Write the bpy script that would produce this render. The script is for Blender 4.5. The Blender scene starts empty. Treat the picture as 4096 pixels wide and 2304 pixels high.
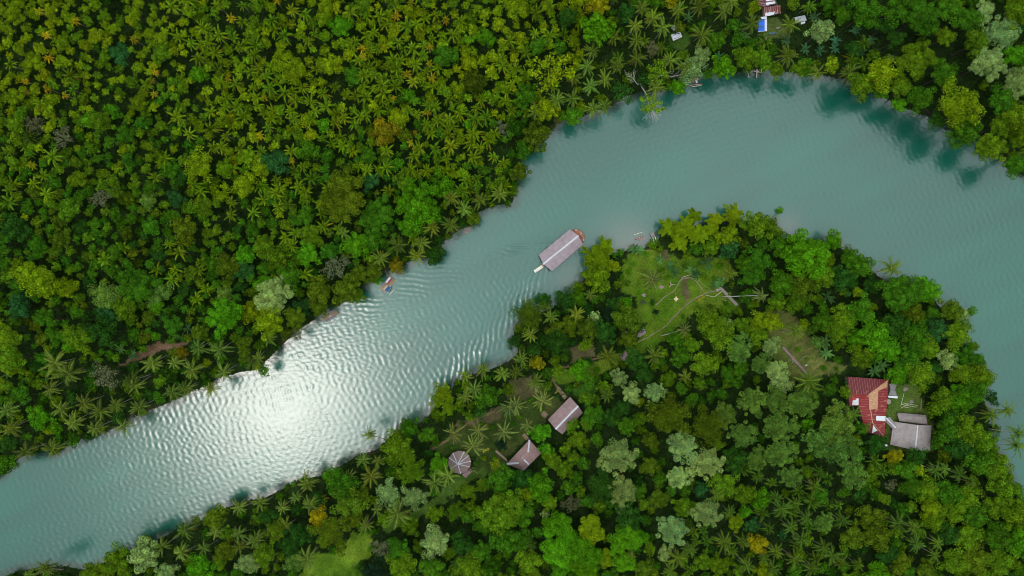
import bpy, bmesh, math, random
import numpy as np
from mathutils import Vector, Matrix, Euler

R = math.radians
random.seed(7)
rng = np.random.default_rng(11)
S = bpy.context.scene
COL = S.collection
HC, F = 303.4, 2731.0            # camera height above the water, focal length in photo pixels

# ------------------------------------------------------------------ helpers
def link(o):
    COL.objects.link(o)
    return o

def tag(o, label=None, cat=None, group=None, kind=None):
    if label: o['label'] = label
    if cat: o['category'] = cat
    if group: o['group'] = group
    if kind: o['kind'] = kind
    return o

def empty(name, loc, rz=0.0):
    o = bpy.data.objects.new(name, None)
    o.location = loc
    o.rotation_euler = (0, 0, rz)
    o.empty_display_size = 0.5
    return link(o)

def np_mesh(name, V, quads, mats=(), tint=None, smooth=False, midx=None):
    V = np.asarray(V, np.float32); quads = np.asarray(quads, np.int32)
    me = bpy.data.meshes.new(name)
    n, k = quads.shape
    me.vertices.add(len(V)); me.vertices.foreach_set('co', V.ravel())
    me.loops.add(n * k); me.loops.foreach_set('vertex_index', quads.ravel())
    me.polygons.add(n)
    me.polygons.foreach_set('loop_start', np.arange(0, n * k, k, dtype=np.int32))
    me.polygons.foreach_set('loop_total', np.full(n, k, np.int32))
    if midx is not None: me.polygons.foreach_set('material_index', np.asarray(midx, np.int32))
    if smooth: me.polygons.foreach_set('use_smooth', np.ones(n, bool))
    for m in mats: me.materials.append(m)
    me.update(calc_edges=True)
    if tint is not None:
        a = me.attributes.new('tint', 'FLOAT_COLOR', 'FACE')
        t = np.ones((n, 4), np.float32); t[:, :3] = tint
        a.data.foreach_set('color', t.ravel())
    return me

def obj(name, me, parent=None, loc=None):
    o = bpy.data.objects.new(name, me)
    if parent: o.parent = parent
    if loc is not None: o.location = loc
    return link(o)

class MB:
    """collects simple shapes, then becomes ONE mesh object"""
    def __init__(s): s.v, s.f = [], []
    def add(s, vs, fs):
        b = len(s.v); s.v += [tuple(p) for p in vs]; s.f += [tuple(b + i for i in f) for f in fs]
        return s
    def box(s, c, d, rz=0.0, rx=0.0, ry=0.0):
        m = Matrix.Translation(c) @ Euler((rx, ry, rz)).to_matrix().to_4x4()
        x, y, z = d[0] / 2, d[1] / 2, d[2] / 2
        vs = [m @ Vector(p) for p in ((-x,-y,-z),(x,-y,-z),(x,y,-z),(-x,y,-z),(-x,-y,z),(x,-y,z),(x,y,z),(-x,y,z))]
        return s.add(vs, [(3,2,1,0),(4,5,6,7),(0,1,5,4),(1,2,6,5),(2,3,7,6),(3,0,4,7)])
    def beam(s, a, b, w, h=None):
        a, b = Vector(a), Vector(b); d = b - a; L = d.length
        q = d.to_track_quat('X', 'Z'); m = Matrix.Translation((a + b) / 2) @ q.to_matrix().to_4x4()
        h = h or w
        vs = [m @ Vector((sx * L / 2, sy * w / 2, sz * h / 2)) for sz in (-1, 1) for sx, sy in ((-1,-1),(1,-1),(1,1),(-1,1))]
        return s.add(vs, [(3,2,1,0),(4,5,6,7),(0,1,5,4),(1,2,6,5),(2,3,7,6),(3,0,4,7)])
    def tube(s, pts, radii, n=6):
        pts = [Vector(p) for p in pts]; b = len(s.v)
        for i, p in enumerate(pts):
            t = (pts[min(i + 1, len(pts) - 1)] - pts[max(i - 1, 0)]).normalized()
            u = t.cross(Vector((0.31, 0.95, 0.05))).normalized(); w = t.cross(u)
            r = radii[i] if hasattr(radii, '__len__') else radii
            for k in range(n):
                a = 2 * math.pi * k / n
                s.v.append(tuple(p + (u * math.cos(a) + w * math.sin(a)) * r))
        for i in range(len(pts) - 1):
            for k in range(n):
                k2 = (k + 1) % n
                s.f.append((b + i*n + k, b + i*n + k2, b + (i+1)*n + k2, b + (i+1)*n + k))
        s.f.append(tuple(b + k for k in reversed(range(n))))
        s.f.append(tuple(b + (len(pts)-1)*n + k for k in range(n)))
        return s
    def lathe(s, prof, c=(0,0,0), n=16, a0=0.0, a1=2*math.pi):
        b = len(s.v); full = abs(a1 - a0 - 2*math.pi) < 1e-6; m = n if full else n + 1
        for r, z in prof:
            for k in range(m):
                a = a0 + (a1 - a0) * k / n
                s.v.append((c[0] + r*math.cos(a), c[1] + r*math.sin(a), c[2] + z))
        for i in range(len(prof) - 1):
            for k in range(n):
                k2 = (k + 1) % m
                s.f.append((b + i*m + k, b + i*m + k2, b + (i+1)*m + k2, b + (i+1)*m + k))
        return s
    def build(s, name, mat, parent=None, solid=0.0, smooth=False, bevel=0.0):
        me = bpy.data.meshes.new(name); me.from_pydata(s.v, [], s.f); me.materials.append(mat); me.update()
        if smooth: me.polygons.foreach_set('use_smooth', np.ones(len(me.polygons), bool))
        o = obj(name, me, parent)
        if solid:
            md = o.modifiers.new('solid', 'SOLIDIFY'); md.thickness = solid; md.offset = -1
        if bevel:
            md = o.modifiers.new('bev', 'BEVEL'); md.width = bevel; md.segments = 2
        return o

TILE = dict(zip("ABCDEFGHIJKL", [(x * 1024, y * 768) for y in range(3) for x in range(4)]))
K = 1024 / 1932
def tp(t, u, v):
    ox, oy = TILE[t]
    return ox + u * K, oy + v * K

# ------------------------------------------------------------------ materials
def new_mat(name):
    m = bpy.data.materials.new(name); m.use_nodes = True
    nt = m.node_tree
    return m, nt, nt.nodes, nt.links, nt.nodes['Principled BSDF']

def plain(name, col, rough=0.7, noise=0.25, scale=3.0, spec=0.3, stretch=None):
    m, nt, N, L, P = new_mat(name)
    tc = N.new('ShaderNodeTexCoord'); mp = N.new('ShaderNodeMapping')
    if stretch: mp.inputs['Scale'].default_value = stretch
    L.new(tc.outputs['Object'], mp.inputs['Vector'])
    no = N.new('ShaderNodeTexNoise'); no.inputs['Scale'].default_value = scale; no.inputs['Detail'].default_value = 5
    L.new(mp.outputs[0], no.inputs['Vector'])
    r = N.new('ShaderNodeValToRGB')
    r.color_ramp.elements[0].position = 0.25; r.color_ramp.elements[1].position = 0.75
    r.color_ramp.elements[0].color = (*[c * (1 - noise) for c in col], 1)
    r.color_ramp.elements[1].color = (*[min(1, c * (1 + noise)) for c in col], 1)
    L.new(no.outputs['Fac'], r.inputs['Fac']); L.new(r.outputs[0], P.inputs['Base Color'])
    P.inputs['Roughness'].default_value = rough
    P.inputs['Specular IOR Level'].default_value = spec
    bp = N.new('ShaderNodeBump'); bp.inputs['Strength'].default_value = 0.3; bp.inputs['Distance'].default_value = 0.03
    L.new(no.outputs['Fac'], bp.inputs['Height']); L.new(bp.outputs[0], P.inputs['Normal'])
    return m

def leaf_mat(name, use_obj=True, transl=0.3, spec=0.25, gain=1.0):
    m, nt, N, L, P = new_mat(name)
    at = N.new('ShaderNodeAttribute'); at.attribute_name = 'tint'
    col = at.outputs['Color']
    if use_obj:
        oi = N.new('ShaderNodeObjectInfo')
        mx = N.new('ShaderNodeMix'); mx.data_type = 'RGBA'; mx.blend_type = 'MULTIPLY'; mx.inputs[0].default_value = 1
        L.new(oi.outputs['Color'], mx.inputs[6]); L.new(at.outputs['Color'], mx.inputs[7])
        col = mx.outputs[2]
    L.new(col, P.inputs['Base Color'])
    P.inputs['Roughness'].default_value = 0.55
    P.inputs['Specular IOR Level'].default_value = spec
    tr = N.new('ShaderNodeBsdfTranslucent'); L.new(col, tr.inputs['Color'])
    ms = N.new('ShaderNodeMixShader'); ms.inputs[0].default_value = transl
    L.new(P.outputs[0], ms.inputs[1]); L.new(tr.outputs[0], ms.inputs[2])
    L.new(ms.outputs[0], N['Material Output'].inputs['Surface'])
    return m

def thatch_mat(name, ang, c0, c1, patch=None):
    """woven palm thatch: courses running along the eaves (ang = direction of the ridge)"""
    m, nt, N, L, P = new_mat(name)
    tc = N.new('ShaderNodeTexCoord'); mp = N.new('ShaderNodeMapping')
    mp.inputs['Rotation'].default_value = (0, 0, -ang)
    L.new(tc.outputs['Object'], mp.inputs['Vector'])
    w = N.new('ShaderNodeTexWave'); w.bands_direction = 'Y'; w.wave_profile = 'SAW'
    w.inputs['Scale'].default_value = 0.9; w.inputs['Distortion'].default_value = 1.2; w.inputs['Detail'].default_value = 3; w.inputs['Detail Scale'].default_value = 2
    L.new(mp.outputs[0], w.inputs['Vector'])
    mp2 = N.new('ShaderNodeMapping'); mp2.inputs['Scale'].default_value = (6, 0.9, 1)
    L.new(mp.outputs[0], mp2.inputs['Vector'])
    n = N.new('ShaderNodeTexNoise'); n.inputs['Scale'].default_value = 1.6; n.inputs['Detail'].default_value = 8; n.inputs['Roughness'].default_value = 0.7
    L.new(mp2.outputs[0], n.inputs['Vector'])
    n2 = N.new('ShaderNodeTexNoise'); n2.inputs['Scale'].default_value = 0.5; n2.inputs['Detail'].default_value = 4
    L.new(mp.outputs[0], n2.inputs['Vector'])
    a = N.new('ShaderNodeMath'); a.operation = 'MULTIPLY_ADD'; a.inputs[1].default_value = 0.22
    L.new(w.outputs['Fac'], a.inputs[0]); L.new(n.outputs['Fac'], a.inputs[2])
    b = N.new('ShaderNodeMath'); b.operation = 'MULTIPLY_ADD'; b.inputs[1].default_value = 0.42
    L.new(n2.outputs['Fac'], b.inputs[0]); L.new(a.outputs[0], b.inputs[2])
    r = N.new('ShaderNodeValToRGB')
    r.color_ramp.elements[0].position = 0.45; r.color_ramp.elements[1].position = 1.05
    r.color_ramp.elements[0].color = (*[c * .72 for c in c0], 1); r.color_ramp.elements[1].color = (*[c * 1.15 for c in c1], 1)
    L.new(b.outputs[0], r.inputs['Fac'])
    out = r.outputs[0]
    L.new(out, P.inputs['Base Color'])
    P.inputs['Roughness'].default_value = 0.9; P.inputs['Specular IOR Level'].default_value = 0.1
    bp = N.new('ShaderNodeBump'); bp.inputs['Strength'].default_value = 0.6; bp.inputs['Distance'].default_value = 0.08
    L.new(b.outputs[0], bp.inputs['Height']); L.new(bp.outputs[0], P.inputs['Normal'])
    return m

def metal_roof(name, ang, col, rust, amount, seam=1.1, rough=0.5):
    """painted corrugated sheets with seams every `seam` m, rust stains"""
    m, nt, N, L, P = new_mat(name)
    tc = N.new('ShaderNodeTexCoord'); mp = N.new('ShaderNodeMapping'); mp.inputs['Rotation'].default_value = (0, 0, -ang)
    L.new(tc.outputs['Object'], mp.inputs['Vector'])
    w = N.new('ShaderNodeTexWave'); w.bands_direction = 'X'; w.inputs['Scale'].default_value = 0.314 / seam
    L.new(mp.outputs[0], w.inputs['Vector'])
    rs = N.new('ShaderNodeValToRGB'); rs.color_ramp.elements[0].position = 0.93; rs.color_ramp.elements[1].position = 0.99
    L.new(w.outputs['Fac'], rs.inputs['Fac'])
    w2 = N.new('ShaderNodeTexNoise'); w2.inputs['Scale'].default_value = 0.55; w2.inputs['Detail'].default_value = 6; w2.inputs['Roughness'].default_value = 0.65
    mp3 = N.new('ShaderNodeMapping'); mp3.inputs['Scale'].default_value = (1.6, 0.5, 1); L.new(mp.outputs[0], mp3.inputs['Vector'])
    L.new(mp3.outputs[0], w2.inputs['Vector'])
    rr = N.new('ShaderNodeValToRGB'); rr.color_ramp.elements[0].position = 0.62 - amount * 0.3; rr.color_ramp.elements[1].position = 0.72 - amount * 0.2
    L.new(w2.outputs['Fac'], rr.inputs['Fac'])
    ad = N.new('ShaderNodeMath'); ad.operation = 'MULTIPLY_ADD'; ad.inputs[1].default_value = 0.6; ad.use_clamp = True
    L.new(rs.outputs[0], ad.inputs[0]); L.new(rr.outputs[0], ad.inputs[2])
    n3 = N.new('ShaderNodeTexNoise'); n3.inputs['Scale'].default_value = 4; n3.inputs['Detail'].default_value = 4
    L.new(mp.outputs[0], n3.inputs['Vector'])
    c1 = N.new('ShaderNodeMix'); c1.data_type = 'RGBA'; c1.inputs[6].default_value = (*[c * 0.7 for c in col], 1); c1.inputs[7].default_value = (*[min(1, c * 1.3) for c in col], 1)
    L.new(n3.outputs['Fac'], c1.inputs[0])
    c2 = N.new('ShaderNodeMix'); c2.data_type = 'RGBA'; c2.inputs[7].default_value = (*rust, 1)
    L.new(ad.outputs[0], c2.inputs[0]); L.new(c1.outputs[2], c2.inputs[6])
    L.new(c2.outputs[2], P.inputs['Base Color'])
    P.inputs['Roughness'].default_value = rough; P.inputs['Specular IOR Level'].default_value = 0.3
    bp = N.new('ShaderNodeBump'); bp.inputs['Strength'].default_value = 0.4; bp.inputs['Distance'].default_value = 0.05
    L.new(w.outputs['Fac'], bp.inputs['Height']); L.new(bp.outputs[0], P.inputs['Normal'])
    return m

M = {}
M['leaf'] = leaf_mat('leaf', transl=0.16, spec=0.03)
M['palm'] = leaf_mat('palm_frond', transl=0.15, spec=0.07)
M['mass'] = leaf_mat('leaf_mass', use_obj=False, transl=0.16, spec=0.03)
M['bark'] = plain('bark', (0.07, 0.055, 0.042), 0.9, 0.35, 4)
M['palmbark'] = plain('palm_bark', (0.34, 0.30, 0.26), 0.9, 0.25, 5)
M['palebark'] = plain('pale_bark', (0.46, 0.43, 0.40), 0.85, 0.2, 5)
M['deadwood'] = plain('dead_wood', (0.55, 0.50, 0.47), 0.85, 0.25, 5)
M['wood'] = plain('weathered_wood', (0.30, 0.21, 0.16), 0.85, 0.35, 3, stretch=(1, 6, 1))
M['bamboo'] = plain('bamboo', (0.45, 0.33, 0.2), 0.7, 0.25, 4)
M['plank'] = plain('plank', (0.33, 0.22, 0.18), 0.85, 0.3, 2.5)
M['deck'] = plain('deck_paint', (0.36, 0.13, 0.07), 0.6, 0.15, 2)
M['white'] = plain('white_paint', (0.70, 0.70, 0.73), 0.5, 0.12, 2)
M['ridge'] = plain('white_ridge_sheet', (0.56, 0.55, 0.60), 0.6, 0.3, 1.6)
M['cream'] = plain('cream_paint', (0.75, 0.66, 0.55), 0.6, 0.08, 2)
M['dark'] = plain('dark_gap', (0.03, 0.028, 0.028), 0.7, 0.2, 3)
M['hull'] = plain('hull_wood', (0.14, 0.09, 0.07), 0.6, 0.3, 2)
M['blue'] = plain('blue_tarp', (0.012, 0.13, 0.72), 0.45, 0.12, 1.2)
M['navy'] = plain('navy_canvas', (0.03, 0.10, 0.24), 0.6, 0.35, 0.9)
M['bluepaint'] = plain('blue_paint', (0.05, 0.25, 0.6), 0.5, 0.2, 2)
M['red'] = plain('red_paint', (0.5, 0.05, 0.06), 0.5, 0.2, 2)
M['redtarp'] = plain('red_tarp', (0.33, 0.04, 0.06), 0.6, 0.3, 1.5)
M['pinkwood'] = plain('pale_plank', (0.5, 0.36, 0.32), 0.8, 0.3, 2)
M['grey'] = plain('grey_sheet', (0.42, 0.42, 0.47), 0.5, 0.25, 1.0)
M['silver'] = plain('silver_sheet', (0.62, 0.61, 0.68), 0.45, 0.18, 1.2)
M['concrete'] = plain('concrete', (0.30, 0.24, 0.22), 0.85, 0.2, 2)
M['wall'] = plain('wall_boards', (0.20, 0.15, 0.12), 0.85, 0.3, 2)
M['stone'] = plain('stone', (0.25, 0.21, 0.19), 0.9, 0.35, 1.5)
M['pinkstone'] = plain('pink_stone', (0.25, 0.18, 0.18), 0.9, 0.4, 2.5)
M['tile'] = plain('patio_tile', (0.26, 0.16, 0.17), 0.7, 0.5, 2.2)
M['canvas'] = plain('canvas', (0.62, 0.46, 0.3), 0.8, 0.1, 2)
M['skin'] = plain('skin', (0.35, 0.2, 0.13), 0.6, 0.05, 3)
M['shirt'] = plain('shirt', (0.75, 0.75, 0.78), 0.8, 0.1, 3)
M['trousers'] = plain('trousers', (0.04, 0.04, 0.06), 0.8, 0.1, 3)
M['hair'] = plain('hair', (0.02, 0.015, 0.012), 0.6, 0.1, 3)
M['rust'] = plain('rust_sheet', (0.48, 0.25, 0.14), 0.8, 0.35, 1.5)
M['soil'] = plain('soil_path', (0.16, 0.10, 0.055), 0.95, 0.3, 1.0)
M['sandpath'] = plain('sand_path', (0.16, 0.145, 0.07), 0.95, 0.25, 0.8)
M['yellow'] = plain('yellow_petals', (0.6, 0.45, 0.02), 0.7, 0.25, 2)

# ------------------------------------------------------------------ terrain
q = 4096 / 2576
UP = [(-70,1240),(0,1207),(22,1200),(42,1175),(62,1158),(100,1145),(142,1150),(190,1125),(240,1103),(300,1088),(350,1053),(420,1028),(470,1003),(520,983),(560,960),(620,945),(652,942),(682,912),(720,875),(748,848),(792,818),(815,795),(852,775),(872,765),(905,742),(937,713),(962,698),(1002,688),(1052,658),(1077,662),(1108,655),(1120,620),(1162,588),(1200,573),(1212,543),(1250,528),(1298,523),(1305,490),(1310,470),(1316,430),(1322,400),(1342,383),(1372,348),(1402,332),(1424,313),(1442,312),(1482,297),(1542,280),(1575,255),(1610,245),(1662,242),(1692,228),(1722,205),(1752,202),(1792,192),(1832,188),(1852,196),(1890,188),(1932,188),(1990,193),(2040,198),(2100,206),(2160,222),(2222,258),(2282,288),(2342,308),(2402,336),(2452,362),(2492,392),(2532,428),(2576,458),(2660,520),(2780,600)]
LO = [(2780,1420),(2660,1330),(2600,1270),(2576,1245),(2560,1222),(2540,1162),(2505,1112),(2500,1080),(2498,1030),(2480,992),(2498,960),(2490,932),(2442,882),(2430,842),(2440,802),(2430,777),(2370,762),(2350,722),(2300,702),(2250,702),(2210,682),(2180,652),(2150,632),(2120,612),(2110,588),(2060,602),(2000,592),(1962,582),(1950,550),(1880,545),(1830,548),(1780,556),(1740,556),(1700,562),(1655,572),(1645,600),(1620,610),(1600,612),(1570,620),(1545,628),(1500,636),(1482,650),(1480,680),(1452,702),(1442,722),(1402,752),(1380,767),(1330,782),(1287,812),(1277,852),(1292,882),(1270,902),(1230,917),(1180,932),(1142,952),(1112,987),(1092,1002),(1082,1022),(1060,1052),(1020,1057),(987,1077),(962,1102),(940,1122),(900,1132),(860,1157),(830,1172),(800,1187),(760,1192),(700,1222),(660,1242),(620,1247),(560,1267),(540,1282),(470,1312),(400,1342),(380,1352),(330,1372),(270,1402),(220,1422),(160,1412),(110,1417),(50,1422),(0,1442),(-70,1475)]
def flat(p):
    return ((p[0] * q - 2048) * HC / F, (1152 - p[1] * q) * HC / F)
RIV = np.array([flat(p) for p in UP + LO])
NUP = len(UP)

def inside(poly, x, y):
    poly = np.asarray(poly); c = np.zeros(x.shape, bool); j = len(poly) - 1
    for i in range(len(poly)):
        xi, yi = poly[i]; xj, yj = poly[j]
        if yi != yj:
            c ^= ((yi > y) != (yj > y)) & (x < (xj - xi) * (y - yi) / (yj - yi) + xi)
        j = i
    return c

def seg_dist(poly, x, y, closed=True):
    best = np.full(x.shape, 1e9); which = np.zeros(x.shape, int)
    n = len(poly)
    for i in range(n if closed else n - 1):
        a = poly[i]; b = poly[(i + 1) % n]; d = b - a; L2 = (d ** 2).sum() + 1e-9
        t = np.clip(((x - a[0]) * d[0] + (y - a[1]) * d[1]) / L2, 0, 1)
        dd = np.hypot(x - a[0] - t * d[0], y - a[1] - t * d[1])
        m = dd < best; best = np.where(m, dd, best); which = np.where(m, i, which)
    return best, which

GX0, GX1, GY0, GY1, GS = -300.0, 300.0, -190.0, 190.0, 2.0
gx = np.arange(GX0, GX1 + .1, GS); gy = np.arange(GY0, GY1 + .1, GS)
GXX, GYY = np.meshgrid(gx, gy)
dist, which = seg_dist(RIV, GXX, GYY)
SD = np.where(inside(RIV, GXX, GYY), -dist, dist) - 1.6          # >0 on land; crowns overhang the bank a little
NORTH = which < NUP
dn, _ = seg_dist(RIV[:NUP], GXX, GYY, False)
def vnoise(x, y, s, seed):
    r = np.random.default_rng(seed); g = r.random((64, 64))
    u = x / s; v = y / s; i = np.floor(u).astype(int); j = np.floor(v).astype(int); fu = u - i; fv = v - j
    fu = fu * fu * (3 - 2 * fu); fv = fv * fv * (3 - 2 * fv)
    G = lambda a, b: g[a % 64, b % 64]
    return (G(i, j) * (1 - fu) + G(i + 1, j) * fu) * (1 - fv) + (G(i, j + 1) * (1 - fu) + G(i + 1, j + 1) * fu) * fv
def sstep(t): t = np.clip(t, 0, 1); return t * t * (3 - 2 * t)
def land_height(sd, north, x, y):
    z = -2.2 + 3.4 * sstep((sd + 2.5) / 5.0) + 0.02 * np.clip(sd, 0, 60) + (vnoise(x, y, 17, 1) - .5) * 1.2 * sstep(sd / 8)
    hill = 26 * sstep((sd - 12) / 190) * sstep((-x + 60) / 140)
    z = z + np.where(north, hill, 0)
    return z
GZ = land_height(SD, NORTH, GXX, GYY)
def samp(A, x, y):
    x = np.asarray(x, float); y = np.asarray(y, float)
    u = np.clip((x - GX0) / GS, 0, len(gx) - 1.001); v = np.clip((y - GY0) / GS, 0, len(gy) - 1.001)
    i = u.astype(int); j = v.astype(int); fu = u - i; fv = v - j
    return (A[j, i] * (1 - fu) + A[j, i + 1] * fu) * (1 - fv) + (A[j + 1, i] * (1 - fu) + A[j + 1, i + 1] * fu) * fv
def ground(x, y): return float(samp(GZ, x, y))
def at(px, py, z): return ((px - 2048) * (HC - z) / F, (1152 - py) * (HC - z) / F, z)
def on(px, py, h=0.0):
    """the point h above the ground that the photo shows at px, py"""
    z = h + 1
    for _ in range(6):
        x, y, _z = at(px, py, z); z = max(ground(x, y), -0.2) + h
    return at(px, py, z)
def topx(x, y, z): return 2048 + x * F / (HC - z), 1152 - y * F / (HC - z)

# clearings (photo pixels): name -> polygon, colour class
def tpoly(t, s): return [tp(t, *map(float, a.split(','))) for a in s.split()]
CLEAR = {
 'lawn': tpoly('G', "870,440 1060,420 1200,470 1280,500 1450,480 1640,500 1690,640 1580,720 1700,850 1750,900 1520,890 1350,920 1190,1100 960,1225 760,1320 600,1420 430,1449 310,1449 300,1380 440,1320 690,1270 930,1150 1010,1010 900,950 950,800 830,760 830,600"),
 'terrace': tpoly('H', "-40,880 150,900 290,1040 360,1160 450,1270 600,1320 560,1360 380,1390 300,1400 160,1449 60,1400 30,1250 -10,1150"),
 'lime': tpoly('J', "330,1449 420,1280 560,1270 670,1230 730,1125 870,1110 880,1290 770,1350 800,1449 760,1520 330,1520"),
 'strip': tpoly('J', "930,1060 1180,970 1340,870 1480,720 1640,640 1790,640 1830,560 1930,600 1900,680 1760,690 1560,760 1440,880 1240,1010 1000,1120"),
 'hutyard': tpoly('J', "1300,480 1430,420 1600,260 1800,190 1930,150 1990,60 2120,40 2220,60 2330,170 2240,220 2120,340 2030,420 1900,560 1760,640 1640,650 1660,540 1420,540"),
 'hutgreen': tpoly('K', "500,0 640,20 640,120 560,150 480,100 440,40"),
 'yard': tpoly('L', "930,0 1120,0 1220,230 1250,320 1260,510 900,510 880,380 900,60"),
 'shedyard': tpoly('C', "1190,250 1320,230 1360,330 1240,400 1180,330"),
 'topyard': tpoly('D', "-70,110 80,150 180,290 100,300 -60,280 -110,230"),
 'redpath': tpoly('E', "900,1300 1130,1160 1400,1120 1430,1150 1180,1220 960,1310"),
}
BARE = [tpoly('G', "1270,650 1340,640 1340,800 1310,830"), tpoly('G', "1090,430 1160,430 1190,520 1130,500"),
        tpoly('J', "1500,300 1800,190 1900,150 1830,260 1620,330"), tpoly('C', "310,880 380,880 400,960 320,960"),
        tpoly('K', "-40,-20 120,-60 240,40 180,120 -40,120"), tpoly('G', "430,1170 600,1150 640,1240 450,1290")]
def in_any(polys, px, py):
    r = np.zeros(np.shape(px), bool)
    for p in polys: r |= inside(p, px, py)
    return r

# ground sheet -----------------------------------------------------------------
gs = 0.9
x1 = np.arange(-296, 296.1, gs); y1 = np.arange(-186, 186.1, gs)
X, Y = np.meshgrid(x1, y1); Z = samp(GZ, X, Y)
sdg = samp(SD, X, Y)
Z = Z + (vnoise(X, Y, 3.0, 5) - .5) * 0.25
PX = 2048 + X * F / (HC - Z); PY = 1152 - Y * F / (HC - Z)
jx = (vnoise(X, Y, 2.2, 8) - .5) * 22; jy = (vnoise(X, Y, 2.2, 9) - .5) * 22
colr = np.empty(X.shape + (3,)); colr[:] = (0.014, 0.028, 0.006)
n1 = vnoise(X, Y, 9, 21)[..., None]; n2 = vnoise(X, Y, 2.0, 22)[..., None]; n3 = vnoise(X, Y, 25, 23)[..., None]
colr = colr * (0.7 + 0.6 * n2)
def paint(mask, c0, c1, nz):
    global colr
    c = np.array(c0) * (1 - nz) + np.array(c1) * nz
    colr = np.where(mask[..., None], c, colr)
mixn = np.clip(n1 * 0.6 + n2 * 0.4, 0, 1)
paint(inside(CLEAR['lawn'], PX + jx, PY + jy), (0.042, 0.115, 0.004), (0.125, 0.165, 0.014), mixn)
paint(inside(CLEAR['terrace'], PX + jx, PY + jy), (0.05, 0.095, 0.010), (0.18, 0.15, 0.05), np.clip(mixn * .5 + .5 * (.5 + .5 * np.sin((PX * .5 + PY * .86 + jx) * 2 * np.pi / 27))[..., None] * np.clip((PX[..., None] - 3130) / 60, .2, 1), 0, 1))
paint(inside(CLEAR['lime'], PX + jx, PY + jy), (0.035, 0.10, 0.004), (0.17, 0.25, 0.02), mixn)
paint(inside(CLEAR['strip'], PX + jx, PY + jy), (0.04, 0.09, 0.012), (0.09, 0.15, 0.022), mixn)
paint(inside(CLEAR['hutyard'], PX + jx, PY + jy), (0.02, 0.052, 0.005), (0.065, 0.068, 0.02), mixn)
paint(inside(CLEAR['hutgreen'], PX + jx, PY + jy), (0.025, 0.08, 0.006), (0.05, 0.12, 0.012), mixn)
paint(inside(CLEAR['yard'], PX + jx, PY + jy), (0.05, 0.11, 0.014), (0.13, 0.16, 0.035), mixn)
paint(inside(CLEAR['shedyard'], PX + jx, PY + jy), (0.03, 0.08, 0.01), (0.06, 0.11, 0.015), mixn)
paint(inside(CLEAR['topyard'], PX + jx, PY + jy), (0.055, 0.09, 0.02), (0.11, 0.12, 0.035), mixn)
paint(inside(CLEAR['redpath'], PX + jx, PY + jy), (0.14, 0.08, 0.045), (0.22, 0.13, 0.08), mixn)
paint(in_any(BARE, PX + jx, PY + jy), (0.05, 0.055, 0.016), (0.14, 0.105, 0.055), mixn)
fine = (0.62 + 0.76 * (0.5 * vnoise(X, Y, 1.8, 24) + 0.3 * vnoise(X, Y, 4.5, 25) + 0.2 * vnoise(X, Y, 1.0, 26)))[..., None]
colr = colr * fine
shore = (np.abs(sdg - 0.3) < 1.6)
paint(shore & (vnoise(X, Y, 8, 71) > .55), (0.018, 0.022, 0.009), (0.06, 0.045, 0.026), n2)
nyy, nxx = X.shape
idx = np.arange(nyy * nxx).reshape(nyy, nxx)
quads = np.stack([idx[:-1, :-1], idx[:-1, 1:], idx[1:, 1:], idx[1:, :-1]], -1).reshape(-1, 4)
def vert_col_mat(name, rough=0.95, nscale=6.0):
    m, nt, N, L, P = new_mat(name)
    a = N.new('ShaderNodeAttribute'); a.attribute_name = 'tint'
    tc = N.new('ShaderNodeTexCoord'); n = N.new('ShaderNodeTexNoise'); n.inputs['Scale'].default_value = nscale; n.inputs['Detail'].default_value = 6
    n.inputs['Roughness'].default_value = 0.7
    L.new(tc.outputs['Object'], n.inputs['Vector'])
    mr = N.new('ShaderNodeMapRange'); mr.inputs[1].default_value = 0.25; mr.inputs[2].default_value = 0.75; mr.inputs[3].default_value = 0.45; mr.inputs[4].default_value = 1.55
    L.new(n.outputs['Fac'], mr.inputs[0])
    mx = N.new('ShaderNodeMix'); mx.data_type = 'RGBA'; mx.blend_type = 'MULTIPLY'; mx.inputs[0].default_value = 1
    L.new(a.outputs['Color'], mx.inputs[6]); L.new(mr.outputs[0], mx.inputs[7])
    L.new(mx.outputs[2], P.inputs['Base Color']); P.inputs['Roughness'].default_value = rough; P.inputs['Specular IOR Level'].default_value = 0.1
    bp = N.new('ShaderNodeBump'); bp.inputs['Strength'].default_value = 0.6; bp.inputs['Distance'].default_value = 0.15
    L.new(n.outputs['Fac'], bp.inputs['Height']); L.new(bp.outputs[0], P.inputs['Normal'])
    return m
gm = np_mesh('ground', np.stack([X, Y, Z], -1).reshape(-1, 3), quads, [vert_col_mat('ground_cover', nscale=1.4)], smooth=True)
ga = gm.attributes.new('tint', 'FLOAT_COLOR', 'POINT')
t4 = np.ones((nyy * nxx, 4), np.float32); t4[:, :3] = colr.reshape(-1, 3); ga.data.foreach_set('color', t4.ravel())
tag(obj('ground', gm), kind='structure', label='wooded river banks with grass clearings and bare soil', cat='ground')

# water ------------------------------------------------------------------------
ws = 0.45
xw = np.arange(-290, 290.1, ws); yw = np.arange(-182, 140.1, ws)
WX, WY = np.meshgrid(xw, yw)
sdw = samp(SD, WX, WY)
rr_ = np.random.default_rng(3)
wh = np.zeros_like(WX)
def wpx(px, py): return np.array(at(px, py, 0)[:2])
def bump_at(px, py, sx, sy, ang=0):
    c = wpx(px, py); dx = WX - c[0]; dy = WY - c[1]; a = R(ang)
    u = dx * math.cos(a) + dy * math.sin(a); v = -dx * math.sin(a) + dy * math.cos(a)
    return np.exp(-(u / sx) ** 2 - (v / sy) ** 2)
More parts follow.
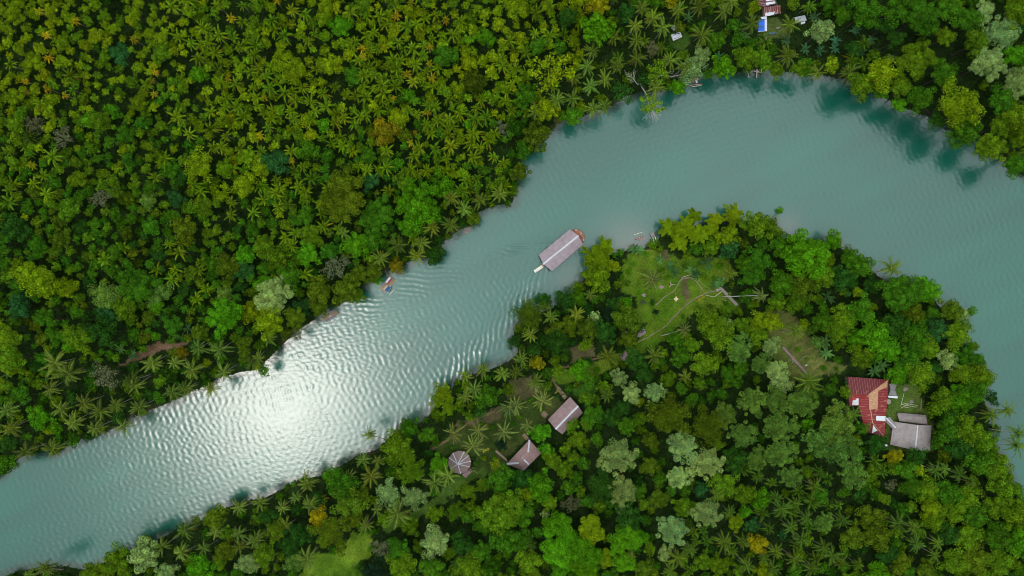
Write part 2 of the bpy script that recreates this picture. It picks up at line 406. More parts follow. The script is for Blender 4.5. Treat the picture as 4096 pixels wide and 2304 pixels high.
# wind ripples, several headings, patchy
patch = 0.45 + 0.9 * vnoise(WX, WY, 30, 31)
for k in range(22):
    a = rr_.uniform(0, math.pi * 2) if k % 3 else rr_.normal(R(200), .35)
    lam = rr_.uniform(1.5, 3.2); amp = 0.0016 * lam * rr_.uniform(.5, 1.2)
    ph = rr_.uniform(0, 6.28); wob = 2.5 * vnoise(WX, WY, 9, 100 + k)
    wh += patch * amp * np.sin(2 * math.pi / lam * (WX * math.cos(a) + WY * math.sin(a)) + ph + wob) * (0.4 + 1.2 * vnoise(WX, WY, 14, 200 + k))
# crossing wave trains in the lower reach (where the sun glitters)
reach = bump_at(1080, 1560, 75, 34, 27)
for a, lam, amp in ((196, 2.6, .015), (214, 2.1, .010), (182, 3.4, .013), (155, 1.9, .007), (238, 1.7, .007), (100, 1.8, .005), (265, 2.2, .006)):
    wob = 5.0 * vnoise(WX, WY, 13, int(a)) + 2.0 * vnoise(WX, WY, 5, int(a) + 3)
    wh += .36 * reach * amp * np.sin(2 * math.pi / lam * (WX * math.cos(R(a)) + WY * math.sin(R(a))) + wob) * (1.9 * vnoise(WX, WY, 17, int(a) + 7) ** 1.5)
nearb = bump_at(1400, 1330, 34, 14, 27)
for a, lam, amp in ((95, 1.5, .009), (105, 1.8, .009), (80, 1.4, .006)):
    wh += nearb * amp * np.sin(2 * math.pi / lam * (WX * math.cos(R(a)) + WY * math.sin(R(a))) + 2.5 * vnoise(WX, WY, 10, int(a))) 
# wake of the floating restaurant
bow = wpx(2250, 960); axis = (wpx(2174, 1055) - wpx(2312, 944)); axis = axis / np.linalg.norm(axis)
nrm = np.array([-axis[1], axis[0]])
s_ = (WX - bow[0]) * axis[0] + (WY - bow[1]) * axis[1]; n_ = (WX - bow[0]) * nrm[0] + (WY - bow[1]) * nrm[1]
for side, tan_ in ((1, .36), (-1, .2)):
    for off, g in ((0, 1.0), (4.5, .6)):
        ridge = np.abs(n_ * -side - 3.5 - s_ * tan_ + off * .6)
        env = np.exp(-(ridge / (1.8 + 0.05 * np.clip(s_, 0, 200))) ** 2) * sstep(s_ / 6) * np.exp(-np.clip(s_, 0, 300) / 60)
        lam = 2.1 + 0.006 * np.clip(s_, 0, 200)
        wh += g * 0.12 * env * (1.5 * vnoise(WX, WY, 9, 79) ** 1.3) * np.sin(2 * math.pi / 2.3 * (s_ * .66 + side * n_ * .75) + 5.0 * vnoise(WX, WY, 9, 77) + 2.2 * vnoise(WX, WY, 4, 76))
inner = np.exp(-(n_ / (4 + s_ * .25).clip(3)) ** 2) * sstep((s_ - 20) / 15) * np.exp(-np.clip(s_, 0, 300) / 70)
wh += 0.026 * inner * np.sin(2 * math.pi / 2.7 * s_ + 2.2 * vnoise(WX, WY, 11, 78))
keep = (sdw < 4)
wz = wh * sstep((1.5 - sdw) / 3)
nwy, nwx = WX.shape
widx = np.arange(nwy * nwx).reshape(nwy, nwx)
kq = keep[:-1, :-1] & keep[1:, 1:] & keep[:-1, 1:] & keep[1:, :-1]
wq = np.stack([widx[:-1, :-1], widx[:-1, 1:], widx[1:, 1:], widx[1:, :-1]], -1)[kq]
used = np.zeros(nwy * nwx, bool); used[wq.ravel()] = True
rem = np.cumsum(used) - 1
WV = np.stack([WX, WY, wz], -1).reshape(-1, 3)[used]
m, nt, N, L, P = new_mat('river_water')
a = N.new('ShaderNodeAttribute'); a.attribute_name = 'tint'
L.new(a.outputs['Color'], P.inputs['Base Color'])
P.inputs['Roughness'].default_value = 0.22; P.inputs['IOR'].default_value = 1.72; P.inputs['Specular IOR Level'].default_value = 0.5
tc = N.new('ShaderNodeTexCoord')
b1 = N.new('ShaderNodeTexNoise'); b1.inputs['Scale'].default_value = 0.9; b1.inputs['Detail'].default_value = 4; b1.inputs['Distortion'].default_value = 0.6
b2 = N.new('ShaderNodeTexNoise'); b2.inputs['Scale'].default_value = 0.06; b2.inputs['Detail'].default_value = 3
mp = N.new('ShaderNodeMapping'); mp.inputs['Rotation'].default_value = (0, 0, R(25)); mp.inputs['Scale'].default_value = (0.6, 1.0, 1)
L.new(tc.outputs['Object'], mp.inputs['Vector']); L.new(mp.outputs[0], b1.inputs['Vector']); L.new(tc.outputs['Object'], b2.inputs['Vector'])
mr = N.new('ShaderNodeMapRange'); mr.inputs[1].default_value = 0.35; mr.inputs[2].default_value = 0.65; mr.inputs[3].default_value = 0.12; mr.inputs[4].default_value = 0.62
L.new(b2.outputs['Fac'], mr.inputs[0])
bp = N.new('ShaderNodeBump'); bp.inputs['Distance'].default_value = 0.07
L.new(mr.outputs[0], bp.inputs['Strength']); L.new(b1.outputs['Fac'], bp.inputs['Height']); L.new(bp.outputs[0], P.inputs['Normal'])
wm = np_mesh('river', WV, rem[wq], [m], smooth=True)
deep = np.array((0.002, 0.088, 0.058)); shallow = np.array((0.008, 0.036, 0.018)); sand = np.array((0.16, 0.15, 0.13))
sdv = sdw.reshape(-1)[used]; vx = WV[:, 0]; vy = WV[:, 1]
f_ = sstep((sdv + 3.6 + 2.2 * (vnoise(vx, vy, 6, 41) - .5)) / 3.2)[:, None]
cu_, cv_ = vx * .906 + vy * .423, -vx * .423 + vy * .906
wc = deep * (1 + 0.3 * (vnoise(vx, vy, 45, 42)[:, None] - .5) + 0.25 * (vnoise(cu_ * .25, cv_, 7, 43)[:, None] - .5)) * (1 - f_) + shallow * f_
for (px, py, r0) in ((2480, 975, 13), (2540, 985, 9), (3150, 905, 6), (2290, 1130, 9), (3350, 1000, 4), (1700, 1668, 5)):
    c = wpx(px, py); g = np.exp(-(((vx - c[0]) ** 2 + (vy - c[1]) ** 2) / r0 ** 2))[:, None] * 0.4
    wc = wc * (1 - g) + sand * g
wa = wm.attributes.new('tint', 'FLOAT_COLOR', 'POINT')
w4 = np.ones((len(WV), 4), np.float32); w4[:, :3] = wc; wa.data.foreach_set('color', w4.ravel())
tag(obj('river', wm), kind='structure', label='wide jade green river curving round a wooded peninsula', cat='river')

# ------------------------------------------------------------------ plant prototypes
UPV = np.array((0, 0, 1.0))
def unit(v): return v / (np.linalg.norm(v, axis=-1, keepdims=True) + 1e-9)
def leaf_quads(P, Nn, size, r, aspect=0.6, tang=None):
    n = len(P); t = r.normal(size=(n, 3)) if tang is None else tang
    t = unit(t - (t * Nn).sum(1, keepdims=True) * Nn); b = np.cross(Nn, t)
    size = np.broadcast_to(np.asarray(size, float), (n,))[:, None] * r.uniform(.7, 1.3, (n, 1))
    V = np.stack([P - t * size * .5, P + b * size * aspect * .5, P + t * size * .5, P - b * size * aspect * .5], 1)
    return V.reshape(-1, 3)
def qi(n): return np.arange(n * 4).reshape(n, 4)

def crown_np(seed, Rr, H, nc, per, leaf, cr=(.26, .42), flatn=0.4, aspect=.65, shellmin=.72, core=True, var=.3, yvar=.12, stretch=None, droop=0.0):
    """leaf clumps spread over a dome; returns verts and per-face tints"""
    r = np.random.default_rng(seed); Vs, Ts = [], []
    k = np.arange(nc) + .5
    rad = np.sqrt(k / nc) * .78; ang = k * 2.39996 + r.uniform(-.5, .5, nc)
    rad = np.clip(rad + r.normal(0, .07, nc), 0, .86)
    lob = 1 + .16 * np.sin(ang * 2 + r.uniform(0, 6)) + .1 * np.sin(ang * 5 + r.uniform(0, 6))
    C = np.stack([rad * np.cos(ang) * lob * Rr, rad * np.sin(ang) * lob * Rr, H * np.sqrt(np.clip(1 - rad ** 2, 0, 1)) * r.uniform(.45, 1.08, nc)], 1)
    if stretch is not None: C = C * np.array(stretch)
    for c in C:
        cl = Rr * r.uniform(*cr); n = int(per * r.uniform(.8, 1.2))
        d = unit(r.normal(size=(n, 3)) + np.array((0, 0, .35)))
        rr = cl * r.uniform(shellmin, 1.08, (n, 1))
        P = c + d * rr * np.array((1, 1, .8))
        Nn = unit(d + r.normal(size=(n, 3)) * flatn + UPV * .25)
        P[:, 2] -= droop * np.hypot(P[:, 0], P[:, 1])
        Vs.append(leaf_quads(P, Nn, leaf, r, aspect))
        b = r.uniform(1 - var, 1 + var) * r.uniform(.5, 1.55, n)
        hue = 1 + r.normal(0, yvar, n)
        Ts.append(np.stack([b * hue, b, b * (2 - hue)], 1))
    if core:
        n = int(nc * per * .12)
        d = unit(r.normal(size=(n, 3)) + np.array((0, 0, .2)))
        P = d * np.array((Rr * .62, Rr * .62, H * .55)) * r.uniform(.5, 1, (n, 1)) + np.array((0, 0, H * .3))
        Vs.append(leaf_quads(P, unit(d + r.normal(size=(n, 3)) * .4 + UPV * .5), leaf * 1.5, r, .8))
        b = r.uniform(.7, 1.1, n); Ts.append(np.stack([b, b, b], 1))
    return np.concatenate(Vs), np.clip(np.concatenate(Ts), 0.05, 3)

def palm_np(seed, nf=21, Lf=5.3, w=.80, e_hi=75, e_lo=-30, droop=72, nl=15, seg=9, lw=.24, asym=0.0):
    r = np.random.default_rng(seed); V, Fq, T = [], [], []
    def quad(a, b, c, d, t):
        i = len(V); V.extend((a, b, c, d)); Fq.append((i, i + 1, i + 2, i + 3)); T.append(t)
    wind = r.uniform(-.9, .9)
    for i in range(nf):
        az = i * 2.39996 + r.uniform(-.42, .42)
        fr = (i + .5) / nf
        el0 = R(e_hi + (e_lo - e_hi) * fr ** .9 + r.uniform(-8, 8))
        L = Lf * r.uniform(.68, 1.1) * (1 if fr > .12 else .75)
        dr = R(droop * r.uniform(.55, 1.3))
        p = np.array((0.12 * math.cos(az), 0.12 * math.sin(az), 0.0)); pts = [p]; dirs = []
        saz = wind * r.uniform(-.3, 1.0)
        for k in range(seg):
            e = el0 - dr * ((k + .5) / seg) ** 1.4; a_ = az + saz * k / seg
            d = np.array((math.cos(e) * math.cos(a_), math.cos(e) * math.sin(a_), math.sin(e)))
            p = p + d * L / seg; pts.append(p); dirs.append(d)
        fb = r.uniform(.75, 1.25); old = fr > .86; dead = old and r.random() < .4
        base = np.array((1.0, 1.0, 1.0)) * fb
        if old: base = base * np.array((1.35, 1.0, .8))
        if dead: base = base * np.array((1.5, .8, 2.0))
        for k in range(seg):          # midrib
            d = dirs[k]; sd = unit(np.cross(d, UPV)); rw = .075 * (1 - k / seg * .7)
            up = np.array((0, 0, .03))
            quad(pts[k] - sd * rw + up, pts[k] + sd * rw + up, pts[k + 1] + sd * rw * .85 + up, pts[k + 1] - sd * rw * .85 + up, np.array((2.6, 2.2, 1.6)) * fb)
        for j in range(nl):
            t = (j + .7) / nl * .985 + .01; kf = min(int(t * seg), seg - 1); fk = t * seg - kf
            p0 = pts[kf] * (1 - fk) + pts[kf + 1] * fk; d = dirs[kf]; sd = unit(np.cross(d, UPV)); un = np.cross(sd, d)
            ll = w * (math.sin(math.pi * min(1, .16 + .84 * t)) ** .55) * r.uniform(.85, 1.1)
            for s in (-1, 1):
                tipd = unit(sd * s * .9 + d * (.45 + .5 * t) - UPV * (.25 + .35 * r.random()) )
                tip = p0 + tipd * ll; hw = d * lw * .5
                b = r.uniform(.75, 1.25)
                quad(p0 - hw, p0 + hw, tip + hw * .45, tip - hw * .35, base * b)
    return np.array(V), np.array(Fq), np.clip(np.array(T), .05, 3)

def banana_np(seed, nf=9, L=2.6, w=.62):
    r = np.random.default_rng(seed); V, Fq, T = [], [], []
    for i in range(nf):
        az = i * 2.39996 + r.uniform(-.3, .3); el = R(r.uniform(15, 70)); dr = R(r.uniform(50, 95)); seg = 6; LL = L * r.uniform(.75, 1.15)
        p = np.zeros(3); fb = r.uniform(.7, 1.3)
        prev = None
        for k in range(seg + 1):
            e = el - dr * (k / seg); d = np.array((math.cos(e) * math.cos(az), math.cos(e) * math.sin(az), math.sin(e)))
            sd = unit(np.cross(d, UPV)); hw = w * .5 * math.sin(math.pi * min(1, .08 + .9 * k / seg)) ** .6
            row = (p - sd * hw - UPV * hw * .35, p, p + sd * hw - UPV * hw * .35)
            if prev is not None:
                i0 = len(V); V.extend(prev + row)
                Fq += [(i0, i0 + 1, i0 + 4, i0 + 3), (i0 + 1, i0 + 2, i0 + 5, i0 + 4)]
                b = fb * r.uniform(.85, 1.15); T += [np.array((1, 1, 1)) * b, np.array((1.1, 1.08, 1.05)) * b]
            prev = row; p = p + d * LL / seg
    return np.array(V), np.array(Fq), np.clip(np.array(T), .05, 3)

def bamboo_np(seed, Rr=7.0, H=9.0, nplume=26):
    r = np.random.default_rng(seed); Vs, Ts = [], []
    for i in range(nplume):
        az = i * 2.39996 + r.uniform(-.4, .4); f = math.sqrt((i + .5) / nplume)
        reach = Rr * f * r.uniform(.75, 1.1); top = H * (1 - .35 * f * f) * r.uniform(.9, 1.08)
        n = 300; t = r.random(n) ** .75
        rr = reach * (.35 + .65 * t); zz = top - (t - .45) ** 2 * H * .55 - .8 * (t > .8) * (t - .8) * H * .5
        c = np.stack([np.cos(az) * rr, np.sin(az) * rr, zz], 1)
        wd = (.85 * (1 - t) + .3)[:, None] * Rr / 6.5
        P = c + r.normal(size=(n, 3)) * wd * np.array((.62, .62, .45))
        out = np.stack([np.full(n, np.cos(az)), np.full(n, np.sin(az)), np.full(n, -.35)], 1) + r.normal(size=(n, 3)) * .45
        Vs.append(leaf_quads(P, unit(r.normal(size=(n, 3)) * .55 + UPV), .8, r, .24, tang=unit(out)))
        b = r.uniform(.75, 1.25) * r.uniform(.7, 1.35, n); hue = 1 + r.normal(0, .1, n)
        Ts.append(np.stack([b * hue, b, b], 1))
    return np.concatenate(Vs), np.clip(np.concatenate(Ts), .05, 3)

def crown_mesh(name, *a, **k):
    V, T = crown_np(*a, **k)
    return np_mesh(name, V, qi(len(V) // 4), [M['leaf']], T)
def palm_mesh(name, *a, **k):
    V, Fq, T = palm_np(*a, **k)
    return np_mesh(name, V, Fq, [M['palm']], T)

PROTO = {
 # name: (list of meshes, nominal radius, nominal crown height)
 'big':    ([crown_mesh('crown', s, 10, 6.0, 64, 190, .62, cr=(.12, .21)) for s in (1, 2, 3)], 10.0, 6.0),
 'med':    ([crown_mesh('crown', s, 5, 3.6, 27, 120, .48, cr=(.18, .31)) for s in (11, 12, 13, 14)], 5.0, 3.6),
 'small':  ([crown_mesh('crown', s, 2.8, 2.4, 13, 66, .42, cr=(.24, .42)) for s in (21, 22, 23, 24, 25)], 2.8, 2.4),
 'billow': ([crown_mesh('crown', s, 6, 4.2, 20, 330, .42, cr=(.2, .33), flatn=.35, shellmin=.85, var=.16) for s in (31, 32)], 6.0, 4.2),
 'vine':   ([crown_mesh('crown', s, 7, 4.5, 46, 120, .54, cr=(.10, .20), flatn=.8, aspect=.45, var=.3, yvar=.2) for s in (41, 42, 43)], 7.0, 4.5),
 'star':   ([crown_mesh('crown', s, 7, 4.5, 60, 42, 1.1, cr=(.12, .18), flatn=.35, aspect=.3, shellmin=.4) for s in (51, 52)], 7.0, 4.5),
 'wisp':   ([crown_mesh('crown', s, 6, 3.4, 24, 46, .7, cr=(.16, .28), flatn=.5, core=False) for s in (61, 62)], 6.0, 3.4),
 'feather':([crown_mesh('crown', s, 6, 3.6, 40, 90, .5, cr=(.14, .24), flatn=.6, aspect=.35) for s in (71, 72)], 6.0, 3.6),
}
def bamboo_mesh(seed):
    V, T = bamboo_np(seed); return np_mesh('crown', V, qi(len(V) // 4), [M['leaf']], T)
PROTO['bamboo'] = ([bamboo_mesh(s) for s in (81, 82, 83)], 7.0, 9.0)
PALM = [palm_mesh('crown', s) for s in (1, 2, 3, 4, 5, 18, 19, 20)]
PALMS_SMALL = [palm_mesh('crown', s, nf=19, Lf=4.0, w=.62, e_hi=88, e_lo=-20, droop=95, nl=11, seg=7, lw=.32) for s in (6, 7, 8, 9, 10, 11, 12, 13)]
PALM_STIFF = [palm_mesh('crown', s, nf=20, Lf=5.0, w=.55, e_hi=70, e_lo=-35, droop=42, nl=14, lw=.26) for s in (15, 16, 17)]
def banana_mesh(s):
    V, Fq, T = banana_np(s); return np_mesh('leaves', V, Fq, [M['palm']], T)
BANANA = [banana_mesh(s) for s in (1, 2, 3)]
def nut_mesh():
    mb = MB()
    for k in range(7):
        a = k * .9; c = (.42 * math.cos(a), .42 * math.sin(a), -.35 - .12 * (k % 2))
        mb.lathe([(.001, .17), (.13, .09), (.15, -.02), (.1, -.14), (.001, -.18)], c, 6)
    me = bpy.data.meshes.new('coconuts'); me.from_pydata(mb.v, [], mb.f); me.materials.append(plain('coconut', (.3, .26, .05), .6)); return me
NUTS = nut_mesh()

# trunk prototypes for broadleaf trees: 1 m tall unit that reaches the crown, limbs spread
def trunk_unit(seed):
    r = random.Random(seed); mb = MB()
    mb.tube([(0, 0, -.08), (r.uniform(-.02, .02), r.uniform(-.02, .02), .4), (r.uniform(-.04, .04), r.uniform(-.04, .04), .75)], [.038, .027, .02], 7)
    for k in range(5):
        a = k * 1.257 + r.uniform(-.3, .3); e = r.uniform(.16, .3)
        mb.tube([(0, 0, .5 + .05 * k), (e * .6 * math.cos(a), e * .6 * math.sin(a), .78 + .03 * k), (e * 1.25 * math.cos(a), e * 1.25 * math.sin(a), 1.02)], [.02, .014, .006], 5)
    me = bpy.data.meshes.new('trunk'); me.from_pydata(mb.v, [], mb.f); me.materials.append(M['bark']); return me
TRUNK = [trunk_unit(s) for s in range(4)]

COLS = {'y': (0.150, 0.225, 0.004), 'g': (0.044, 0.130, 0.005), 'd': (0.022, 0.075, 0.007), 'b': (0.024, 0.092, 0.018), 'p': (0.225, 0.335, 0.090), 'q': (0.105, 0.200, 0.026),
        'o': (0.072, 0.118, 0.005), 'Y': (0.23, 0.205, 0.004), 'n': (0.150, 0.128, 0.004), 'k': (0.010, 0.028, 0.010), 'r': (0.095, 0.105, 0.045),
        'l': (0.066, 0.200, 0.004), 'm': (0.086, 0.165, 0.005)}
COLS = {k_: (tuple(a_ * (1.15 if k_ not in 'pq' else 1.0) for a_ in v_)) for k_, v_ in COLS.items()}
ADJ = {'y': 'yellow-green', 'g': 'green', 'd': 'dark green', 'b': 'blue-green', 'p': 'pale sage', 'o': 'olive', 'Y': 'golden', 'n': 'orange', 'k': 'blackish', 'r': 'brown',
       'l': 'bright green', 'm': 'mid green', 'q': 'light green'}
THINGS = []   # (object, noun, adj, px, py) to be labelled at the end
def jitter(c, s=.09):
    k = 1 + random.gauss(0, s); h = random.gauss(0, s * .6)
    return (max(.004, c[0] * k * (1 + h)), c[1] * k, max(.002, c[2] * k * (1 - h)), 1)

OCC = []      # (x, y, r) taken
def add_tree(name, px, py, r, c, shape, h=None, noun='tree', adjx=''):
    meshes, R0, H0 = PROTO[shape]
    i = random.randrange(len(meshes)); sc = r / R0
    if h is None: h = 3.0 + r * .75
    hc = h
    x, y, z = on(px, py, hc + H0 * sc * .45)
    sd = float(samp(SD, x, y)); bx, by = x, y
    if sd < 2.0:        # rooted on the bank, the crown leaning out over the water
        gxn = float(samp(SD, x + 2, y) - samp(SD, x - 2, y)); gyn = float(samp(SD, x, y + 2) - samp(SD, x, y - 2)); gl = math.hypot(gxn, gyn) + 1e-6
        bx, by = x + gxn / gl * (2.6 - sd), y + gyn / gl * (2.6 - sd)
    g = ground(bx, by)
    e = empty(name, (bx, by, max(g, -.4) - .05))
    zz = z - e.location.z - H0 * sc * .45
    co = obj('crown', meshes[i], e, (x - bx, y - by, zz)); co.scale = (sc, sc, sc * random.uniform(.85, 1.15)); co.rotation_euler = (0, 0, random.uniform(0, 6.28))
    co.color = jitter(COLS[c], .16 if name == 'hillside_tree' else .1)
    t = obj('trunk', TRUNK[i % 4], e); hh = zz + H0 * sc * .55; t.scale = (max(hh, r) * .9, max(hh, r) * .9, hh); t.rotation_euler = (0, 0, random.uniform(0, 6.28)) if sd >= 2 else (0, math.atan2(math.hypot(x - bx, y - by), hh), math.atan2(y - by, x - bx))
    OCC.append((x, y, r))
    THINGS.append((e, noun, (adjx + ' ' if adjx else '') + ADJ[c], px, py, r))
    return e

def add_palm(name, px, py, r=4.9, h=14.0, c=(0.085, 0.135, 0.012), kind='big', base=None, pale=False, noun='coconut palm', adj='', nuts=True):
    pool = {'big': PALM, 'small': PALMS_SMALL, 'stiff': PALM_STIFF}[kind]; R0 = {'big': 4.9, 'small': 3.4, 'stiff': 4.8}[kind]
    x, y, z = on(px, py, h)
    if base is None:
        sd = float(samp(SD, x, y)); gxn = float(samp(SD, x + 2, y) - samp(SD, x - 2, y)); gyn = float(samp(SD, x, y + 2) - samp(SD, x, y - 2)); gl = math.hypot(gxn, gyn) + 1e-6
        lean = random.uniform(.5, 3.0) if sd < 25 else random.uniform(0, 1)
        need = max(0, 1.2 - sd); lean = max(lean, need + .6)
        bx, by = x + gxn / gl * lean, y + gyn / gl * lean
        bz = max(ground(bx, by), -.3)
    else:
        bx, by, bz = on(*base, 0)
    e = empty(name, (bx, by, bz))
    top = Vector((x - bx, y - by, z - bz))
    pts = []
    for k in range(8):
        t = k / 7; s_ = t ** (1.0 if base is None else .85)
        sag = math.sin(math.pi * t) * (.06 * top.xy.length)
        pts.append((top.x * s_, top.y * s_ , top.z * (t * (1.0 if base is None else (1.25 - .25 * t))) ) if t < 1 else tuple(top))
    pts[0] = (0, 0, -.3)
    rb = .17 if kind != 'small' else .11
    MB().tube(pts, [rb * (1.45 if k == 0 else 1.1 - .45 * k / 7) * (1.1 if pale else 1) for k in range(8)], 7).build('trunk', M['palebark'] if pale else M['palmbark'], e, smooth=True)
    co = obj('crown', random.choice(pool), e, tuple(top)); sc = r / R0; co.scale = (sc, sc, sc)
    d = Vector(pts[-1]) - Vector(pts[-2]); tilt = min(.45, d.xy.length / max(d.z, .1) * .6)
    if kind == 'small': d.xy = (random.gauss(0, 1), random.gauss(0, 1)); tilt = random.uniform(.05, .7)
    a = math.atan2(d.y, d.x)
    co.rotation_mode = 'QUATERNION'
    from mathutils import Quaternion
    co.rotation_quaternion = Quaternion((-math.sin(a), math.cos(a), 0), tilt) @ Quaternion((0, 0, 1), random.uniform(0, 6.28))
    co.color = jitter(c, .16); co.scale = (sc * random.uniform(.9, 1.08), sc * random.uniform(.9, 1.08), sc * random.uniform(.85, 1.2))
    if nuts and kind == 'big':
        obj('coconuts', NUTS, e, tuple(top))
    OCC.append((x, y, r * .8)); 
    THINGS.append((e, noun, adj, px, py, r))
    return e
SUN_E, SUN_A, EXPO = 0.6, 10.0, -0.1
CLOUD_LOC, CLOUD_COL = (1.3, 4.2, 0), (24, 27.2, 27.6, 1)
# ------------------------------------------------------------------ palms seen in the photo (tile: u,v[,radius])
COCO = {
 'C': "980,60 1060,140 925,195 940,310 940,440 1140,210 1415,50 1600,85 1650,15 1430,265,95 1810,180 1250,80 795,500 565,500 700,600 605,385 590,655 460,745 610,820 700,800 465,590 300,640 340,750 180,850 1090,660,80 1300,510 1190,460 770,280",
 'D': "160,190,85 145,420,90 370,550 610,550,85 1440,910,80",
 'F': "1475,45 1570,130 1690,60 1840,15 1330,265 1470,250 1250,385 1075,400,95 1215,480,70 940,500 660,190,65 660,310,60 95,1110,70 15,1260,70 1580,1390,75 1710,1340,75 1860,1370,75",
 'E': "1500,1180 1660,1190,90 1150,1290,90 1320,1290,70 1450,1340,90 1690,1360 420,1290,110 520,1370,110 1000,1420 1900,1290,60",
 'I': "60,200,85 100,330,85 380,40,80 460,190,80 640,150,85 560,290,85 760,200,85 880,160,75 720,335,90 935,320 1055,175,85 1300,60 1400,40 1590,35,70 1020,15,70 200,510,80 400,490,85 350,1385,90 225,1440,60 1225,1220,70 1400,1100,80 1630,1110,75 1370,1270,85 1800,930,75 1800,1130,75 1810,1220,75 1920,1180,70 1540,1240,65",
 'J': "860,380,60 1075,370,55 810,570,70 870,690,95 700,700,65 390,750,95 300,850,60 410,910,75 200,930,60 30,890,70 225,1070,75 10,1170,70 390,1320,95 1350,740,95 1450,690,85 1070,980,110 830,1065,65 910,950,55 1650,40,75 1580,90,60 920,580,55",
 'G': "590,780,60 290,940,70 490,920,70 140,1080,65 70,1260,65 30,1360,70 180,1425,70 720,1240,100 1640,610,65 1080,1230,85 1310,1390,60",
 'H': "930,575,100 205,1050,85 300,1425,110",
 'K': "720,80,75 150,1210,60 1540,840,60 1640,970,60 1600,1190,85 1340,1250,75 1250,1310,80 1740,1190,70 1200,1410,80 1900,1310,60 1770,1370,70 900,1290,40",
 'L': "310,20,110 1680,230,85 1800,200,75 1880,370,85 1870,460,100 640,230,65 1440,680,75 1530,740,65 1260,650,65 1330,640,60 350,770,80 60,860,70 100,940,80 200,900,70 170,1080,70 420,1230,75 560,1030,75 980,1050,90 1100,1080,70 1120,1200,75 200,1320,75 480,1290,80 540,1340,75 1260,1290,55 60,1260,70 250,1170,75 30,1390,70 330,1390,70 1280,1200,60 290,1010,65",
}
def plist(s): return [[float(a) for a in it.split(',')] for it in s.split()]
for t, s in COCO.items():
    for it in plist(s):
        px, py = tp(t, it[0], it[1]); r = (it[2] if len(it) > 2 else 78) * K / 9.45
        h = random.uniform(12, 16); c = (0.088, 0.138, 0.013)
        if t in 'KL': c = (0.062, 0.118, 0.010); h = random.uniform(9, 13)
        if t == 'J' and it[1] < 500: c = (0.075, 0.115, 0.014)
        if t in 'IJE' : c = (0.085, 0.135, 0.018)
        add_palm('coconut_palm', px, py, r * 1.06, h, c)
# spiky, stiff-fronded palms round the huts
for t, u, v, r in (('J', 1490, 370, 105), ('J', 1680, 350, 95), ('J', 1640, 470, 110), ('J', 1870, 360, 95), ('J', 1910, 180, 110), ('K', 230, 130, 95), ('K', 110, 310, 70), ('K', 30, 160, 90), ('K', 175, 15, 60), ('G', 1060, 660, 105)):
    px, py = tp(t, u, v); add_palm('coconut_palm', px, py, r * K / 9.4 * 1.05, random.uniform(8, 12), (0.10, 0.135, 0.03), 'stiff', noun='spiky coconut palm', nuts=False)
# two leaning palms with long white trunks, others that lean right out over the river
for t, u, v, r, h, base in (('G', 1875, 780, 75, 13, (2888, 1187)), ('G', 1300, 1035, 65, 11, (2644, 1344))):
    px, py = tp(t, u, v); add_palm('coconut_palm', px, py, r * K / 9.4, h, (0.10, 0.145, 0.035), base=base, pale=True, noun='leaning coconut palm', adj='white-trunked')
for (px, py), base, r in ((tp('J', 860, 380), (1585, 1815), 62), ):
    pass
# yellowing palms scattered over the hillside
YEL = {'A': "300,85,40 570,160,45 350,265,35 1010,300,40 370,440,40 190,615,32 195,695,34 355,670,40 490,720,32 1170,545,34 1145,605,32 1165,710,36 1745,140,42 1725,590,38 240,1245,40",
 'B': "1060,125,48 800,370,48 810,425,34 1310,360,42 1310,480,40 1140,560,48 1330,590,48 1185,620,55 1040,740,30 65,740,34 1290,850,42 30,1025,40 1165,1080,36 1200,1000,30 270,1215,36 160,15,34 1430,150,46 1170,20,40", 'J': "500,870,48"}
for t, s in YEL.items():
    for u, v, r in plist(s):
        px, py = tp(t, u, v)
        add_palm('young_palm', px, py, r * K / 9.5 * .95, random.uniform(7, 9), (0.22, 0.205, 0.005) if random.random() < .7 else (0.17, 0.185, 0.005), 'small', noun='young palm', adj='yellowing')
# banana plants and other big-leaved clumps
BAN = {'D': "140,310 280,370 390,385 500,370 510,305 700,400 780,300 810,390 660,230 925,440 350,130", 'C': "1760,270 1330,130 1560,430", 'E': "910,1180 1420,1030 1370,1100 60,1370 1000,1230",
 'G': "1470,530,70 1120,510 1190,560 1230,610 1350,590 1390,620 1530,700 1570,680 920,430 960,440", 'H': "450,790,75 430,1130,70 440,1215,70 860,1310,75 800,1350,65", 'L': "620,10"}
for t, s in BAN.items():
    for it in plist(s):
        px, py = tp(t, it[0], it[1]); r = (it[2] if len(it) > 2 else 52) * K / 9.2
        x, y, z = on(px, py, 2.6); e = empty('banana_plant', (x, y, ground(x, y)))
        cc = random.choice(BANANA); o = obj('leaves', cc, e, (0, 0, 2.3)); o.scale = (r / 2.5,) * 3; o.rotation_euler = (0, 0, random.uniform(0, 6.28))
        o.color = jitter((0.055, 0.135, 0.03) if t != 'D' else (0.04, 0.11, 0.04), .2)
        MB().tube([(0, 0, -.2), (0, 0, 1.2), (0, 0, 2.4)], [.16, .13, .08], 7).build('stem', M['bamboo'], e)
        OCC.append((x, y, r * .7)); THINGS.append((e, 'banana plant', 'broad-leaved', px, py, r))

